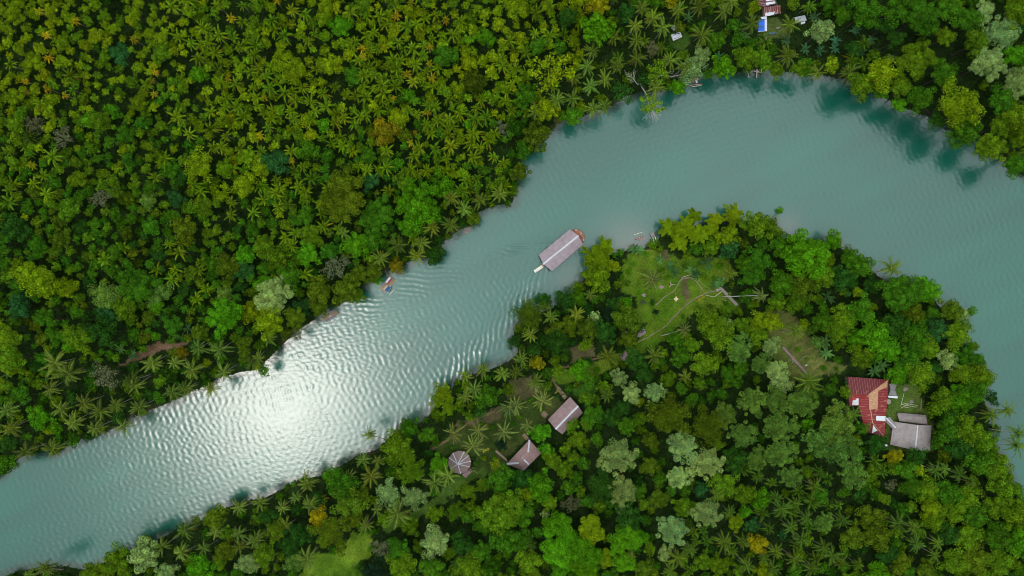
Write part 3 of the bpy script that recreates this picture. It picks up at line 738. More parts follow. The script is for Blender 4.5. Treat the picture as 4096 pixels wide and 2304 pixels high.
# ------------------------------------------------------------------ trees seen in the photo: u,v,radius,colour,shape
SH = {'': None, 'b': 'billow', 'v': 'vine', 's': 'star', 'w': 'wisp', 'f': 'feather'}
TREES = {
 'A': "1510,1250,120,y 1850,1400,100,y 900,410,80,b 480,1040,85,r,w 260,940,80,r,w 1290,1290,80,g 1370,1330,70,d 1220,400,80,m 860,840,60,l 760,920,90,m 680,900,60,l 1500,560,70,l 940,1010,80,g",
 'B': "640,200,90,l 1430,430,100,g 980,1010,110,n 930,930,50,Y 510,950,60,l 150,1220,110,b 40,1260,90,y 390,1140,95,g 660,1380,125,o 1080,890,90,y 1730,290,80,l 1650,620,100,o 1860,970,70,r,w 300,530,110,y 180,500,60,y 1420,1420,110,l 1060,1240,60,l 1150,720,60,l 740,600,60,g 720,560,70,g 850,1180,70,g 1600,940,40,l 540,1180,60,g 860,1370,80,b",
 'C': "640,215,145,l,s 650,40,95,Y 310,540,175,y,w 260,830,95,y 100,720,95,g 180,1030,115,o 460,880,85,g 830,700,95,d,w 1420,420,75,p 1350,530,105,p 1250,660,72,l 1590,510,95,l 1260,210,50,o 1760,440,95,m 1880,450,95,m 60,1300,75,o 30,60,100,y 360,360,60,g 200,350,75,g 1100,560,105,m,w 1050,790,95,y,w 860,100,80,d 1820,60,60,y 90,1130,80,g 1700,300,60,g 420,130,80,d 1480,560,50,g 1000,600,60,d 1060,370,60,r,w 1210,1,60,Y",
 'D': "400,235,100,p 740,90,125,g 970,60,125,g 1150,120,150,g 1350,50,110,g 1110,450,150,m 1440,790,185,y,f 850,560,130,y 990,790,62,l 1150,750,105,g 1270,900,75,d 1480,1000,125,g 1700,1110,110,m 1860,1250,95,g 1750,250,150,p,v 1650,480,135,p 240,510,72,m 60,530,65,m 1330,560,95,g 1880,620,125,p,v 700,650,105,m 480,490,60,y 1500,150,110,g 1560,330,110,m 1880,80,120,m 1860,420,90,l 1000,640,90,m 1750,760,110,g 1880,900,120,m 1750,950,90,m 300,540,55,g 850,700,60,g 1330,280,80,m 960,300,70,d 880,200,70,d 560,120,70,g 1600,120,80,p 1640,60,70,p 1620,1130,80,m",
 'E': "1690,940,140,l 1040,700,150,g 1190,760,110,p 800,780,120,p 950,880,110,m 230,620,110,y 340,690,130,y 500,720,90,y 1900,900,95,y 1370,1215,55,n 80,1250,110,m 1540,100,90,m 1400,280,110,o 1330,50,70,b 760,50,80,r,w 1120,60,70,p 110,270,110,d 520,130,90,m 1720,560,110,o 1850,480,90,l 1830,580,90,b 1700,760,70,p 1180,850,70,l 820,940,80,b 350,960,80,g 600,1100,110,m 780,1060,120,d 150,860,100,b 60,1100,100,m 550,1150,80,l 1300,1010,80,g 1180,1090,40,l 1560,1290,40,y 1520,1060,70,o 790,1390,110,r,w 1850,1140,60,o 1850,1230,60,o",
 'F': "1230,110,190,l 1210,120,80,r,w 920,170,140,g 660,60,180,o 760,400,110,l 880,360,100,g 600,570,110,r,w 1060,560,65,n 1350,480,88,d 330,880,85,b 130,780,150,p 480,740,115,o 680,740,115,o 890,600,80,o 100,980,120,y 300,950,90,o 480,870,80,o 1640,190,70,o 310,1080,50,r,w 160,500,110,m 400,470,95,l 60,400,90,m 420,310,90,m 250,630,110,g 1130,260,80,l 380,180,80,g 60,690,80,l 780,620,80,o 760,780,70,m 1370,150,60,d 60,1350,50,g 900,660,50,l",
 'G': "1640,430,85,b 1850,250,120,m 1620,330,95,y 640,640,120,m 400,820,95,d 130,930,150,o,f 860,960,120,o 700,1050,95,d 340,1140,110,d 330,1040,85,o 440,990,80,o 620,940,50,p 185,1285,65,Y 510,1345,88,l 740,930,70,k 810,1400,72,p 570,1030,90,o 780,850,70,d 1560,1080,130,m 1480,980,110,m 1720,1180,120,p,v 1870,980,85,y 1620,1000,70,p 1850,1080,90,m 1230,1110,70,g 880,1110,80,o 1300,1080,60,m 1000,1370,80,d 1880,1290,90,p,v 1450,1300,110,m 860,830,55,l 500,720,60,m 1870,520,110,g 1750,540,80,g 1800,640,90,g 1500,420,70,m 1770,780,60,g 760,560,60,y 1390,430,60,g 240,820,70,d 20,1130,60,d 560,890,60,d 500,800,70,g 1060,830,26,d 1090,905,26,k 990,830,26,r,w",
 'H': "280,480,195,l 490,365,80,l 100,400,100,g 620,500,90,g 1000,760,170,g 1180,740,120,l 1380,890,95,o 1465,930,55,p 1420,1080,115,m 1360,1270,85,p 1600,1390,105,m 30,230,50,o 700,560,100,g 560,660,110,d 700,900,120,g 560,950,110,m 400,640,110,m 250,700,120,o 100,700,110,g 60,830,80,m 200,830,90,m 400,980,90,g 520,1060,100,m 800,1080,130,l 950,1000,110,d 1080,900,100,o 1100,1080,110,g 1280,1040,95,b 700,1230,100,m 900,1190,110,l 1060,1230,110,g 1200,1180,95,m 1150,1380,120,m 980,1370,90,l 1240,1330,80,d 1480,1230,90,g 1580,1270,65,g 30,980,80,y 60,1340,90,p,v 30,1160,80,p,v 100,1440,90,p 1450,1370,90,m 770,700,70,d 1530,900,45,l 60,300,60,m 90,140,30,l 660,1110,80,l",
 'I': "1090,1290,125,p 900,1330,120,m 1520,1385,110,l 1270,1410,80,p 310,250,95,l 40,610,95,g 1640,1000,100,o 1700,1250,90,o 1880,1340,90,p 1080,1190,60,o 700,1420,80,m 980,1400,60,d 160,80,80,g 1200,100,50,g 420,330,60,l 900,240,60,d 560,430,50,g 1720,1120,60,m 1660,1340,70,m 780,1390,60,m 1480,1030,40,o 60,440,70,d 540,110,60,d",
 'J': "1380,620,95,l,f 1120,540,120,m,f 1180,660,110,m,f 640,740,125,g 1000,830,115,p,f 1190,850,105,p,f 700,900,130,o 470,1000,80,Y 560,1110,150,o,f 320,1140,105,d 900,1410,105,k 1150,330,85,g 1050,470,120,m 950,1240,85,r,w 1350,1190,120,p 1080,1250,100,g 1850,960,180,m 1600,1380,120,m 1850,720,110,g 1450,180,70,y,f 1740,90,100,g 1410,60,90,y,f 1370,120,75,y,f 1560,1200,100,d 1100,1380,120,m 1700,1260,90,g 1330,1380,100,g 1290,380,70,g 1600,30,60,m 800,850,80,o 60,1280,100,m 150,1100,90,o 100,1000,80,d 470,860,60,d 1880,1170,120,g 1500,960,80,m,f 1590,810,80,m,f 1720,760,70,m,f 560,680,60,l 740,1020,70,o 640,1230,60,o 1810,620,55,y,w 1690,210,60,d 1850,460,55,k,s 1910,40,60,o",
 'K': "800,550,165,p,v 830,810,130,p,v 1290,480,140,p,v 1480,600,140,p,v 1270,700,110,p,v 840,960,70,p,v 1190,240,185,o,f 1480,330,165,o,f 690,780,150,d,f 880,1000,120,d 210,770,115,l 80,1000,105,g 60,720,95,d 212,370,82,l 600,230,90,g 340,1060,120,l,b 600,1090,115,y,b 850,1170,130,l,b 980,1150,60,l,b 560,1270,130,l,b 330,1260,130,l,b 840,1340,95,l,b 540,1390,120,l,b 430,1180,100,l,b 700,1310,80,y,b 370,1400,90,l,b 1210,1110,140,p,v 1150,1270,65,p 1470,980,130,p,v 1680,1040,70,y 1810,1060,62,b 1850,1200,90,Y 1900,1410,80,y 1600,240,110,p,v 1740,380,120,p,v 1810,120,120,p,v 1850,560,100,p,v 900,70,80,p 1080,60,90,p,v 1680,560,110,d 1040,420,70,o 560,300,55,m 740,250,80,d 830,180,70,d 500,420,80,m 640,420,60,g 450,320,60,m 300,570,70,m 390,640,80,m 450,900,80,r,w 250,980,40,p 130,1330,110,m 60,1180,90,g 1100,860,90,o 1040,620,80,o 1300,930,90,m 1600,750,110,m 1760,830,90,m 1880,860,90,l 1420,800,60,b 1000,1390,80,o 1440,1330,80,m 1560,1360,80,m 1750,960,60,l 260,500,60,l 130,830,70,y 560,100,60,m 700,30,60,m",
 'L': "520,290,165,p,v 400,440,150,p,v 560,480,170,p,v 250,150,140,p,v 90,330,140,p,v 640,690,125,p,v 170,700,100,p,v 420,1040,85,p,v 110,1130,42,b 810,450,85,d 950,550,68,Y 820,1140,120,o 640,1150,110,o 820,1430,100,l 1040,640,90,g 940,640,60,m 1120,550,80,d 1350,330,110,g 1520,340,120,m 1640,440,110,m 1440,480,110,d 1580,580,120,g 1730,620,110,m 1770,760,110,m 1500,850,110,m 1350,820,110,g 1200,800,100,m 1080,780,90,g 1230,940,90,y 1400,960,110,m 1570,1000,110,g 1720,920,110,m 1860,980,110,m 1700,1150,120,g 1880,1180,110,l 1500,1150,120,m 1350,1130,100,d 1250,1040,90,m 1560,1320,120,o 1750,1350,120,m 1400,1350,110,m 900,1280,90,d 1000,1350,90,o 1200,1400,90,o 690,830,60,d 780,1000,110,o 100,520,130,p,v 60,120,120,p,v 300,300,60,l 710,330,60,g 585,60,55,m 1300,120,110,m 1450,120,110,l 1560,60,110,g 1690,110,60,d 1400,240,90,d 1240,200,60,m 1270,440,60,g 930,760,50,r,w 1330,530,70,o 1880,800,60,g 1800,1070,60,g",
}
for t, s in TREES.items():
    for it in s.split():
        p = it.split(','); u, v, r = map(float, p[:3]); c = p[3]; sh = SH[p[4]] if len(p) > 4 else None
        px, py = tp(t, u, v); rm = r * K / 9.35 * 1.03
        if c == 'p' and sh == 'vine' and (t in 'GL' or (t == 'K' and u > 1550)): c = 'q'
        if c == 'p' and t in 'E': c = 'q'
        if sh is None: sh = 'small' if rm < 3.6 else ('med' if rm < 7.6 else 'big')
        name = 'broadleaf_tree'; noun = 'tree'
        if sh == 'vine': name, noun = 'vine_draped_tree', 'vine-draped tree'
        if sh == 'billow': name, noun = 'billowing_tree', 'billowing tree'
        elif sh == 'feather': name = 'feathery_tree'
        elif rm > 6.2: name = 'large_tree'
        if rm < 2.2: name, noun = 'bush', 'bush'
        h = None
        if t in 'AB' or (t == 'E' and v < 900): h = 3.5 + rm * .6
        elif t in 'CDIJ' or (t in 'EF' and v > 900): h = (8 if t == 'D' else 6) + rm * .8
        if name == 'bush': h = .6
        if sh == 'vine': h = 7 + rm * .5
        add_tree(name, px, py, rm, c, sh, h, noun, {'star': 'star-leaved', 'wisp': 'sparse', 'feather': 'feathery'}.get(sh, 'big' if rm > 6.5 else ''))
for t, s in {'G': "850,520,22 880,600,26 920,540,20 870,690,28 960,760,20 1010,470,22 1130,590,24 1180,640,20 1300,560,26 1420,540,22 1450,640,24 1560,560,28 1600,500,24 1520,650,20 1660,700,26 1500,860,24 1400,880,28 1620,840,24 830,640,24 1290,940,22 760,1290,24 640,1340,26", 'J': "1700,300,20 1780,330,26 1560,300,22 1720,560,28 1790,560,22 1660,600,20 1990,250,24 2080,120,26 2160,180,20 1600,430,22 1480,480,20 1940,300,24 2040,330,22", 'H': "110,1010,20 230,1190,22 290,1260,18 420,1330,26 520,1340,22 60,1290,24"}.items():
    for it in s.split():
        u, v, r = map(float, it.split(',')); px, py = tp(t, u, v)
        add_tree('bush', px, py, r * K / 9.1, random.choice('ggml'), 'small', .25, 'bush', 'low')
# bamboo
for t, u, v, r, c in (('G', 640, 500, 150, 'y'), ('G', 690, 420, 110, 'y'), ('G', 1170, 270, 100, 'y'), ('G', 1290, 270, 110, 'y'), ('G', 1400, 320, 100, 'y'), ('G', 1250, 380, 100, 'y'), ('G', 1365, 185, 85, 'y'), ('G', 1525, 215, 85, 'y'), ('G', 1655, 175, 105, 'y'), ('G', 1500, 290, 90, 'y'), ('G', 600, 620, 90, 'm'), ('H', 1620, 1380, 70, 'y')):
    px, py = tp(t, u, v)
    add_tree('bamboo_clump', px, py, r * K / 9.3 * .95, c, 'bamboo', random.uniform(1.5, 3), 'bamboo clump', 'feathery')

# ------------------------------------------------------------------ forest fill
BL = [(1450, 250, 420, .55), (1150, 560, 360, .6), (880, 120, 200, .35), (150, 380, 150, .3), (110, 700, 150, .6), (700, 1030, 180, .3), (1700, 620, 260, .65), (2150, 200, 220, .5)]
BL2 = [(3150, 2050, 230, .75), (3650, 2080, 260, .35), (2850, 2200, 250, .45), (3500, 2200, 220, .4)]
def palm_p(px, py, bl): return max(w * math.exp(-((px - a) ** 2 + (py - b) ** 2) / (s * s)) for a, b, s, w in bl)
cell = {}
def put(x, y, r):
    cell.setdefault((int(x // 8), int(y // 8)), []).append((x, y, r))
def free(x, y, r, k):
    i, j = int(x // 8), int(y // 8)
    for a in range(i - 3, i + 4):
        for b in range(j - 3, j + 4):
            for (u, v, s) in cell.get((a, b), ()):
                if (u - x) ** 2 + (v - y) ** 2 < (k * (r + s)) ** 2: return False
    return True
for o_ in OCC: put(o_[0], o_[1], o_[2])
CLP = list(CLEAR.values()) + BARE
# footprints of the buildings, kept clear (px)
BLD = [[(3380, 1495), (3565, 1505), (3600, 1530), (3735, 1640), (3735, 1810), (3550, 1790), (3450, 1740), (3425, 1620), (3385, 1600)],
        [(2180, 1575), (2345, 1575), (2345, 1750), (2180, 1750)], [(2010, 1745), (2180, 1745), (2180, 1895), (2010, 1895)], [(1780, 1785), (1895, 1785), (1895, 1910), (1780, 1910)],
        [(3015, -20), (3135, -20), (3135, 75), (3075, 135), (3020, 135)], [(3165, 50), (3235, 50), (3235, 105), (3165, 105)], [(2670, 90), (2740, 120), (2740, 170), (2680, 170)],
        [(1520, 1090), (1590, 1090), (1590, 1190), (1520, 1190)], [(2855, 1140), (2900, 1140), (2960, 1225), (2930, 1235)]]
fill = []
# bushes that hang over the water's edge come first
NSH = 6500
shp = []
for _ in range(NSH):
    i = random.randrange(len(RIV)); a, b = RIV[i], RIV[(i + 1) % len(RIV)]
    if np.hypot(*(b - a)) > 60: continue
    t = random.random(); p = a + (b - a) * t + np.array((random.gauss(0, 2.2), random.gauss(0, 2.2))); shp.append(topx(p[0], p[1], 1.5))
cands = rng.random((60000, 2)) * np.array((4096 + 560, 2304 + 460)) - np.array((280, 230))
NSH = len(shp)
for ci, (cx, cy) in enumerate(shp + list(cands)):
    inframe = -60 < cx < 4156 and -60 < cy < 2364
    x, y, z = on(cx, cy, 6)
    sd = float(samp(SD, x, y))
    if sd < (.3 if ci < NSH else 1.2): continue
    if ci < NSH and (sd > 4 or vnoise(np.array(cx), np.array(cy), 70.0, 99) < .22): continue
    north = bool(samp(NORTH.astype(float), x, y) > .5)
    hill = north and cx < 2350
    r = random.choice((1.5, 1.8, 2.0, 2.3, 2.6, 3.0, 3.8)) if hill else random.choice((2.0, 2.6, 3.0, 3.6, 4.4))
    if sd < 6: r = random.choice((1.5, 1.9, 2.3, 2.6))
    if not free(x, y, r, .72 if hill else .78): continue
    if in_any(CLP, np.array(cx), np.array(cy)): continue
    aa = np.arange(8) * .785; rr8 = r * 10.5
    if in_any(BLD, cx + rr8 * np.cos(aa), cy + rr8 * np.sin(aa)).any(): continue
    put(x, y, r)
    fill.append((cx, cy, x, y, r, hill, north, inframe, sd))
print('fill', len(fill))
fill.sort(key=lambda f: -f[4])
cnt = {}
MASSV, MASST = [], []
def low(seed, *a, **k):
    return crown_np(seed, *a, **k)
LOWS = [crown_np(s, 2.8, 2.4, 11, 46, .52, cr=(.26, .42)) for s in (91, 92, 93, 94)]
LOWP = [palm_np(s, nf=13, Lf=3.8, w=.66, nl=7, seg=5, lw=.5, e_hi=85, e_lo=-10, droop=92) for s in (95, 96, 97)]
def mass_add(V, T, x, y, z, sc, col):
    a = random.uniform(0, 6.28); ca, sa = math.cos(a), math.sin(a)
    W = np.stack([V[:, 0] * ca - V[:, 1] * sa, V[:, 0] * sa + V[:, 1] * ca, V[:, 2]], 1) * sc + np.array((x, y, z))
    MASSV.append(W); MASST.append(T * np.array(col[:3]))
random.seed(21)
def fill_colour(cx, cy, hill, north):
    n = .6 * float(vnoise(np.array(cx), np.array(cy), 230.0, 55)) + .4 * float(vnoise(np.array(cx), np.array(cy), 90.0, 56)); n2 = random.random()
    if hill:
        up = 1 - float(sstep(np.array((cy + cx * .12 - 420) / 700.0)))
        t = n * .62 + n2 * .38 + (up - .45) * .3
        return 'y' if t > .60 else 'm' if t > .42 else 'g' if t > .24 else random.choice('od')
    t = n * .6 + n2 * .4
    if cy < 900 and north: return 'm' if t > .52 else 'g' if t > .30 else 'd'
    return random.choice('mmyq') if t > .68 else 'm' if t > .5 else 'g' if t > .3 else random.choice('ddgo')
for (cx, cy, x, y, r, hill, north, infr, sd) in fill:
    pp = palm_p(cx, cy, BL if hill else BL2) if (hill or not north) else .12
    ispalm = random.random() < pp and sd > 4
    c = fill_colour(cx, cy, hill, north)
    if ispalm:
        pc = (0.088, 0.158, 0.003) if hill else (0.048, 0.100, 0.005)
        nm = 'young_palm'
        if infr and cnt.get(nm, 0) < 262:
            cnt[nm] = cnt.get(nm, 0) + 1
            add_palm(nm, cx, cy, random.uniform(2.7, 4.3), random.uniform(5.5, 10.5), pc, 'small', noun='young palm', adj='green')
        else:
            V, Fq, T = random.choice(LOWP); mass_add(V[Fq.ravel()], T, x, y, ground(x, y) + 7.5, random.uniform(.95, 1.2), jitter(pc))
        continue
    if sd < 7 or (not hill and r < 2.3): nm, noun, h = 'bush', 'bush', random.uniform(.3, 1.2)
    elif hill: nm, noun, h = 'hillside_tree', 'tree', random.uniform(2.5, 8.5)
    else: nm, noun, h = 'woodland_tree', 'tree', random.uniform(3.0, 9.0)
    cap = {'bush': 200, 'hillside_tree': 300, 'woodland_tree': 300}[nm]
    if infr and cnt.get(nm, 0) < cap:
        cnt[nm] = cnt.get(nm, 0) + 1
        sh = 'small' if r < 3.5 else 'med'
        if c == 'p' and r > 3.5: sh = 'vine'
        add_tree(nm, cx, cy, r * 1.12, c, sh, h, noun, 'small')
    else:
        V, T = random.choice(LOWS); mass_add(V, T, x, y, ground(x, y) + h, r * 1.12 / 2.8, jitter(COLS[c], .16))
print(cnt)
V = np.concatenate(MASSV); T = np.concatenate(MASST)
tag(obj('forest', np_mesh('forest', V, qi(len(V) // 4), [M['mass']], T)), 'small crowded trees filling the gaps of the forest canopy', 'forest', kind='stuff')

# undergrowth: low leaves over all the wooded ground
n = 150000
ux = rng.uniform(-262, 262, n); uy = rng.uniform(-160, 160, n)
usd = samp(SD, ux, uy); uz = samp(GZ, ux, uy)
upx = 2048 + ux * F / (HC - uz); upy = 1152 - uy * F / (HC - uz)
okm = (usd > .1) & ~in_any(CLP, upx, upy)
ux, uy, uz, usd = ux[okm], uy[okm], uz[okm], usd[okm]
n = len(ux); hgt = rng.random(n) ** 1.5 * np.clip(usd * .5, .5, 2.2) + .1
Pn = unit(rng.normal(size=(n, 3)) * .6 + UPV)
UVv = leaf_quads(np.stack([ux, uy, uz + hgt], 1), Pn, 1.15, rng, .6)
ub = rng.uniform(.5, 1.4, (n, 1)); mixu = vnoise(ux, uy, 11, 61)[:, None]
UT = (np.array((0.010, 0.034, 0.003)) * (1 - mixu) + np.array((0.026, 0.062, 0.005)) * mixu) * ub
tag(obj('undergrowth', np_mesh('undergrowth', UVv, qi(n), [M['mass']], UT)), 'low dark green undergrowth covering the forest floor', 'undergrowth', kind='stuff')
# grass tufts on the clearings
n = 60000
gx_ = rng.uniform(-262, 262, n * 6); gy_ = rng.uniform(-160, 160, n * 6); gz_ = samp(GZ, gx_, gy_)
gpx = 2048 + gx_ * F / (HC - gz_); gpy = 1152 - gy_ * F / (HC - gz_)
which_c = np.full(len(gx_), -1)
for i, (nm, poly) in enumerate(CLEAR.items()):
    if nm != 'redpath': which_c[inside(poly, gpx, gpy)] = i
which_c[in_any(BARE, gpx, gpy)] = -1
okm = (which_c >= 0) & (samp(SD, gx_, gy_) > .5); dens = vnoise(gx_, gy_, 6, 66) * .7 + .3 * rng.random(len(gx_))
okm &= dens > .45
gx_, gy_, gz_, wcl = gx_[okm], gy_[okm], gz_[okm], which_c[okm]; n = len(gx_)
GC = np.array([(0.04, 0.10, 0.004), (0.10, 0.12, 0.022), (0.075, 0.17, 0.005), (0.05, 0.11, 0.01), (0.06, 0.09, 0.016), (0.025, 0.09, 0.008), (0.06, 0.125, 0.014), (0.03, 0.09, 0.01), (0.06, 0.1, 0.02), (0, 0, 0)])
GT = GC[wcl] * rng.uniform(.6, 1.35, (n, 1))
GVv = leaf_quads(np.stack([gx_, gy_, gz_ + .12], 1), unit(rng.normal(size=(n, 3)) * .7 + UPV), .5, rng, .5)
tag(obj('grass', np_mesh('grass', GVv, qi(n), [M['mass']], GT)), 'rough green grass growing on the clearings', 'grass', kind='stuff')
# ------------------------------------------------------------------ built things
def P3(px, py, z): return Vector(at(px, py, z))
def local(e, pts): return [tuple(Vector(p) - e.location) for p in pts]
def ring_tube(): pass
def ridge_dir(a, b):
    d = P3(*b, 0) - P3(*a, 0); return math.atan2(d.y, d.x)
def slab(mb, corners, th):
    n = len(corners); top = [Vector(c) for c in corners]
    b = len(mb.v); mb.v += [tuple(p) for p in top] + [tuple(p - Vector((0, 0, th))) for p in top]
    mb.f.append(tuple(b + i for i in range(n))); mb.f.append(tuple(b + n + i for i in reversed(range(n))))
    for i in range(n):
        j = (i + 1) % n; mb.f.append((b + i, b + n + i, b + n + j, b + j))
def ccw(c):
    a = sum((c[i][0] * c[(i + 1) % len(c)][1] - c[(i + 1) % len(c)][0] * c[i][1]) for i in range(len(c)))
    return c if a > 0 else c[::-1]
def roof_part(name, e, faces, mat, th=.18):
    mb = MB()
    for f in faces: slab(mb, ccw(local(e, f)), th)
    return mb.build(name, mat, e)
def cap_part(name, e, a, b, w, mat, lift=.06, th=.08):
    """a bent sheet along a ridge"""
    a, b = Vector(a) - e.location, Vector(b) - e.location
    d = (b - a); n = Vector((-d.y, d.x, 0)).normalized() * w / 2; up = Vector((0, 0, lift)); dn = Vector((0, 0, -w * .22))
    mb = MB(); nseg = 6
    for k in range(nseg):
        p, p2 = a + d * k / nseg, a + d * (k + 1) / nseg
        j1, j2 = random.uniform(.85, 1.15), random.uniform(.85, 1.15)
        slab(mb, ccw([p + up + n * j1 + dn, p + up, p2 + up, p2 + up + n * j1 + dn]), th)
        slab(mb, ccw([p + up, p + up - n * j2 + dn, p2 + up - n * j2 + dn, p2 + up]), th)
    return mb.build(name, mat, e)
def walls_part(e, corners, z0, z1, inset, mat, name='wall'):
    c = [Vector(p) for p in corners]; m = sum(c, Vector()) / len(c)
    c = [p + (m - p).normalized() * inset for p in c]
    mb = MB()
    for i in range(len(c)):
        a, b = c[i].copy(), c[(i + 1) % len(c)].copy(); a.z = b.z = 0
        d = (b - a).normalized() * .06
        a2, b2 = a + d, b - d
        mb.add(local(e, [(a2.x, a2.y, z0), (b2.x, b2.y, z0), (b2.x, b2.y, z1), (a2.x, a2.y, z1)]), [(0, 1, 2, 3)])
    return mb.build(name, mat, e, solid=.12)
def posts(e, pts, z0, z1, r=.09, mat=None, name='post'):
    for p in pts:
        a = Vector((p[0], p[1], z0)) - e.location; b = Vector((p[0], p[1], z1)) - e.location
        MB().tube([a, b], r, 7).build(name, mat or M['wood'], e)
def person(px, py, z, shirt='shirt', yaw=0.0, label='', name='person'):
    """one continuous skinned figure, standing with the arms hanging a little away from the body"""
    x, y, _ = at(px, py, z + 1.2)
    me = bpy.data.meshes.new('person')
    Vv = [(0, 0, .95), (0, 0, 1.2), (0, .0, 1.42), (0, 0, 1.53), (0, .02, 1.66), (0, .02, 1.76),
          (.1, 0, .9), (.12, .03, .5), (.12, 0, .08), (.13, .16, .04), (-.1, 0, .9), (-.12, .1, .52), (-.12, 0, .08), (-.13, .16, .04),
          (.19, 0, 1.40), (.27, .03, 1.13), (.3, .13, .9), (.3, .18, .8), (-.19, 0, 1.40), (-.27, .03, 1.13), (-.3, .13, .9), (-.3, .18, .8)]
    Ee = [(0, 1), (1, 2), (2, 3), (3, 4), (4, 5), (0, 6), (6, 7), (7, 8), (8, 9), (0, 10), (10, 11), (11, 12), (12, 13), (2, 14), (14, 15), (15, 16), (16, 17), (2, 18), (18, 19), (19, 20), (20, 21)]
    Rr = [.15, .14, .15, .055, .1, .08, .1, .065, .045, .04, .1, .065, .045, .04, .07, .045, .035, .03, .07, .045, .035, .03]
    me.from_pydata(Vv, Ee, [])
    me.materials.append(M[shirt])
    o = obj(name, me, None, (x, y, z)); o.rotation_euler = (0, 0, yaw)
    o.modifiers.new('skin', 'SKIN')
    for i, v in enumerate(me.skin_vertices[0].data): v.radius = (Rr[i], Rr[i]); v.use_root = (i == 0)
    s = o.modifiers.new('sub', 'SUBSURF'); s.levels = s.render_levels = 1
    h = MB().lathe([(.001, .12), (.07, .1), (.108, .03), (.105, -.03), (.001, -.02)], (0, .015, 1.72), 10).build('hair', M['hair'], o, smooth=True)
    tr = MB().lathe([(.165, .22), (.17, 0.0), (.165, -.1)], (0, 0, .85), 10).build('shorts', M['trousers'], o, smooth=True, solid=.02)
    return tag(o, label, 'person')
def hull_mb(L, W, H, pts=12, sheer=.35):
    """slender open hull along +X, keel at z=0"""
    mb = MB(); secs = []
    for i in range(pts + 1):
        t = i / pts * 2 - 1; w = W / 2 * (1 - abs(t) ** 2.4) + .015; zt = H + sheer * t * t; zb = .3 * abs(t) ** 3 * H
        secs.append([(t * L / 2, -w, zt), (t * L / 2, -w * .7, zb + (zt - zb) * .35), (t * L / 2, 0, zb), (t * L / 2, w * .7, zb + (zt - zb) * .35), (t * L / 2, w, zt)])
    for sct in secs: mb.v += sct
    for i in range(pts):
        for k in range(4): mb.f.append((i * 5 + k, i * 5 + k + 1, (i + 1) * 5 + k + 1, (i + 1) * 5 + k))
    return mb
def along(a, b, z):
    p, q_ = P3(*a, z), P3(*b, z); d = q_ - p
    return (p + q_) / 2, math.atan2(d.y, d.x), d.length

# ---- floating restaurant
ZE, ZR = 3.3, 5.0
A_, B_, C_, D_ = P3(2281, 916, ZE), P3(2155, 1020, ZE), P3(2208, 1084.5, ZE), P3(2332.6, 977.7, ZE)
R1, R2 = P3(2313, 943.2, ZR), P3(2173.5, 1056, ZR)
ctr = (A_ + B_ + C_ + D_) / 4
rest = empty('floating_restaurant', (ctr.x, ctr.y, 0)); th_ = math.atan2(R1.y - R2.y, R1.x - R2.x)
tag(rest, 'floating restaurant barge with a long mauve thatched roof and round orange bow deck', 'restaurant boat')
MT = thatch_mat('mauve_thatch', th_, (0.17, 0.122, 0.135), (0.38, 0.295, 0.325))
roof_part('roof', rest, [[A_, B_, R2, R1], [C_, D_, R1, R2]], MT, .2)
cap_part('ridge_cap', rest, R1 + (R1 - R2).normalized() * .1, R2 - (R1 - R2).normalized() * .1, .75, M['ridge'], .1)
ux_ = Vector((math.cos(th_), math.sin(th_), 0)); vx_ = Vector((-ux_.y, ux_.x, 0))
hl = (R1 - R2).length / 2 - .9; hw = 3.9
dk = MB(); slab(dk, ccw([tuple(ux_ * a * hl + vx_ * b * hw + Vector((0, 0, .75))) for a, b in ((-1, -1), (1, -1), (1, 1), (-1, 1))]), .25); dk.build('deck', M['plank'], rest)
for s in (-1, 1):      # two hulls below the deck
    hb = MB(); 
    for v in hull_mb(hl * 2 + 2.2, 1.7, .75, 10, .05).v: pass
    h0 = hull_mb(hl * 2 + 2.2, 1.7, .75, 10, .0); rot = Matrix.Rotation(th_, 4, 'Z')
    hb.add([tuple(rot @ Vector((v[0], v[1] + s * 2.4, v[2] - .28))) for v in h0.v], h0.f); hb.build('hull', M['hull'], rest)
bd = MB(); arc = [(hl + .3, -3.5)] + [(hl + .3 + 3.3 * math.cos(a), 3.5 * math.sin(a)) for a in [R(x) for x in range(-84, 85, 12)]] + [(hl + .3, 3.5)]
slab(bd, ccw([tuple(ux_ * a + vx_ * b + Vector((0, 0, .86))) for a, b in arc]), .3); bd.build('bow_deck', M['deck'], rest)
rl = MB(); pr = [tuple(ux_ * (a + (.05 if i not in (0, len(arc) - 1) else 0)) + vx_ * b + Vector((0, 0, 1.75))) for i, (a, b) in enumerate(arc)]
rl.tube(pr, .05, 5)
for p in pr: rl.tube([p, (p[0], p[1], .86)], .035, 5)
rl.build('railing', M['hull'], rest)
for k in range(6):
    for s in (-1, 1):
        p = ux_ * (-hl + .4 + k * (2 * hl - .8) / 5) + vx_ * (s * (hw - .25)); MB().tube([(p.x, p.y, .7), (p.x, p.y, ZE + .1)], .09, 7).build('post', M['wood'], rest)
bn = MB()
for s in (-1, 1): bn.beam(tuple(ux_ * -hl + vx_ * s * (hw - .08) + Vector((0, 0, 1.55))), tuple(ux_ * hl + vx_ * s * (hw - .08) + Vector((0, 0, 1.55))), .08, .1)
bn.build('side_rail', M['cream'], rest)
def ringbuoy(px, py, z, label):
    x, y, _ = at(px, py, z); e = MB()
    pts = [(.36 * math.cos(a), .36 * math.sin(a), 0) for a in [k * .5236 for k in range(13)]]
    o = e.tube(pts, .11, 8).build('life_ring', M['white'], None, smooth=True); o.location = (x, y, z); o.rotation_euler = (.5, .2, 0)
    tag(o, label, 'life ring', 'life rings on the bow rail')
ringbuoy(2303.7, 919.3, 1.45, 'white life ring on the bow rail nearest the red curtain corner')
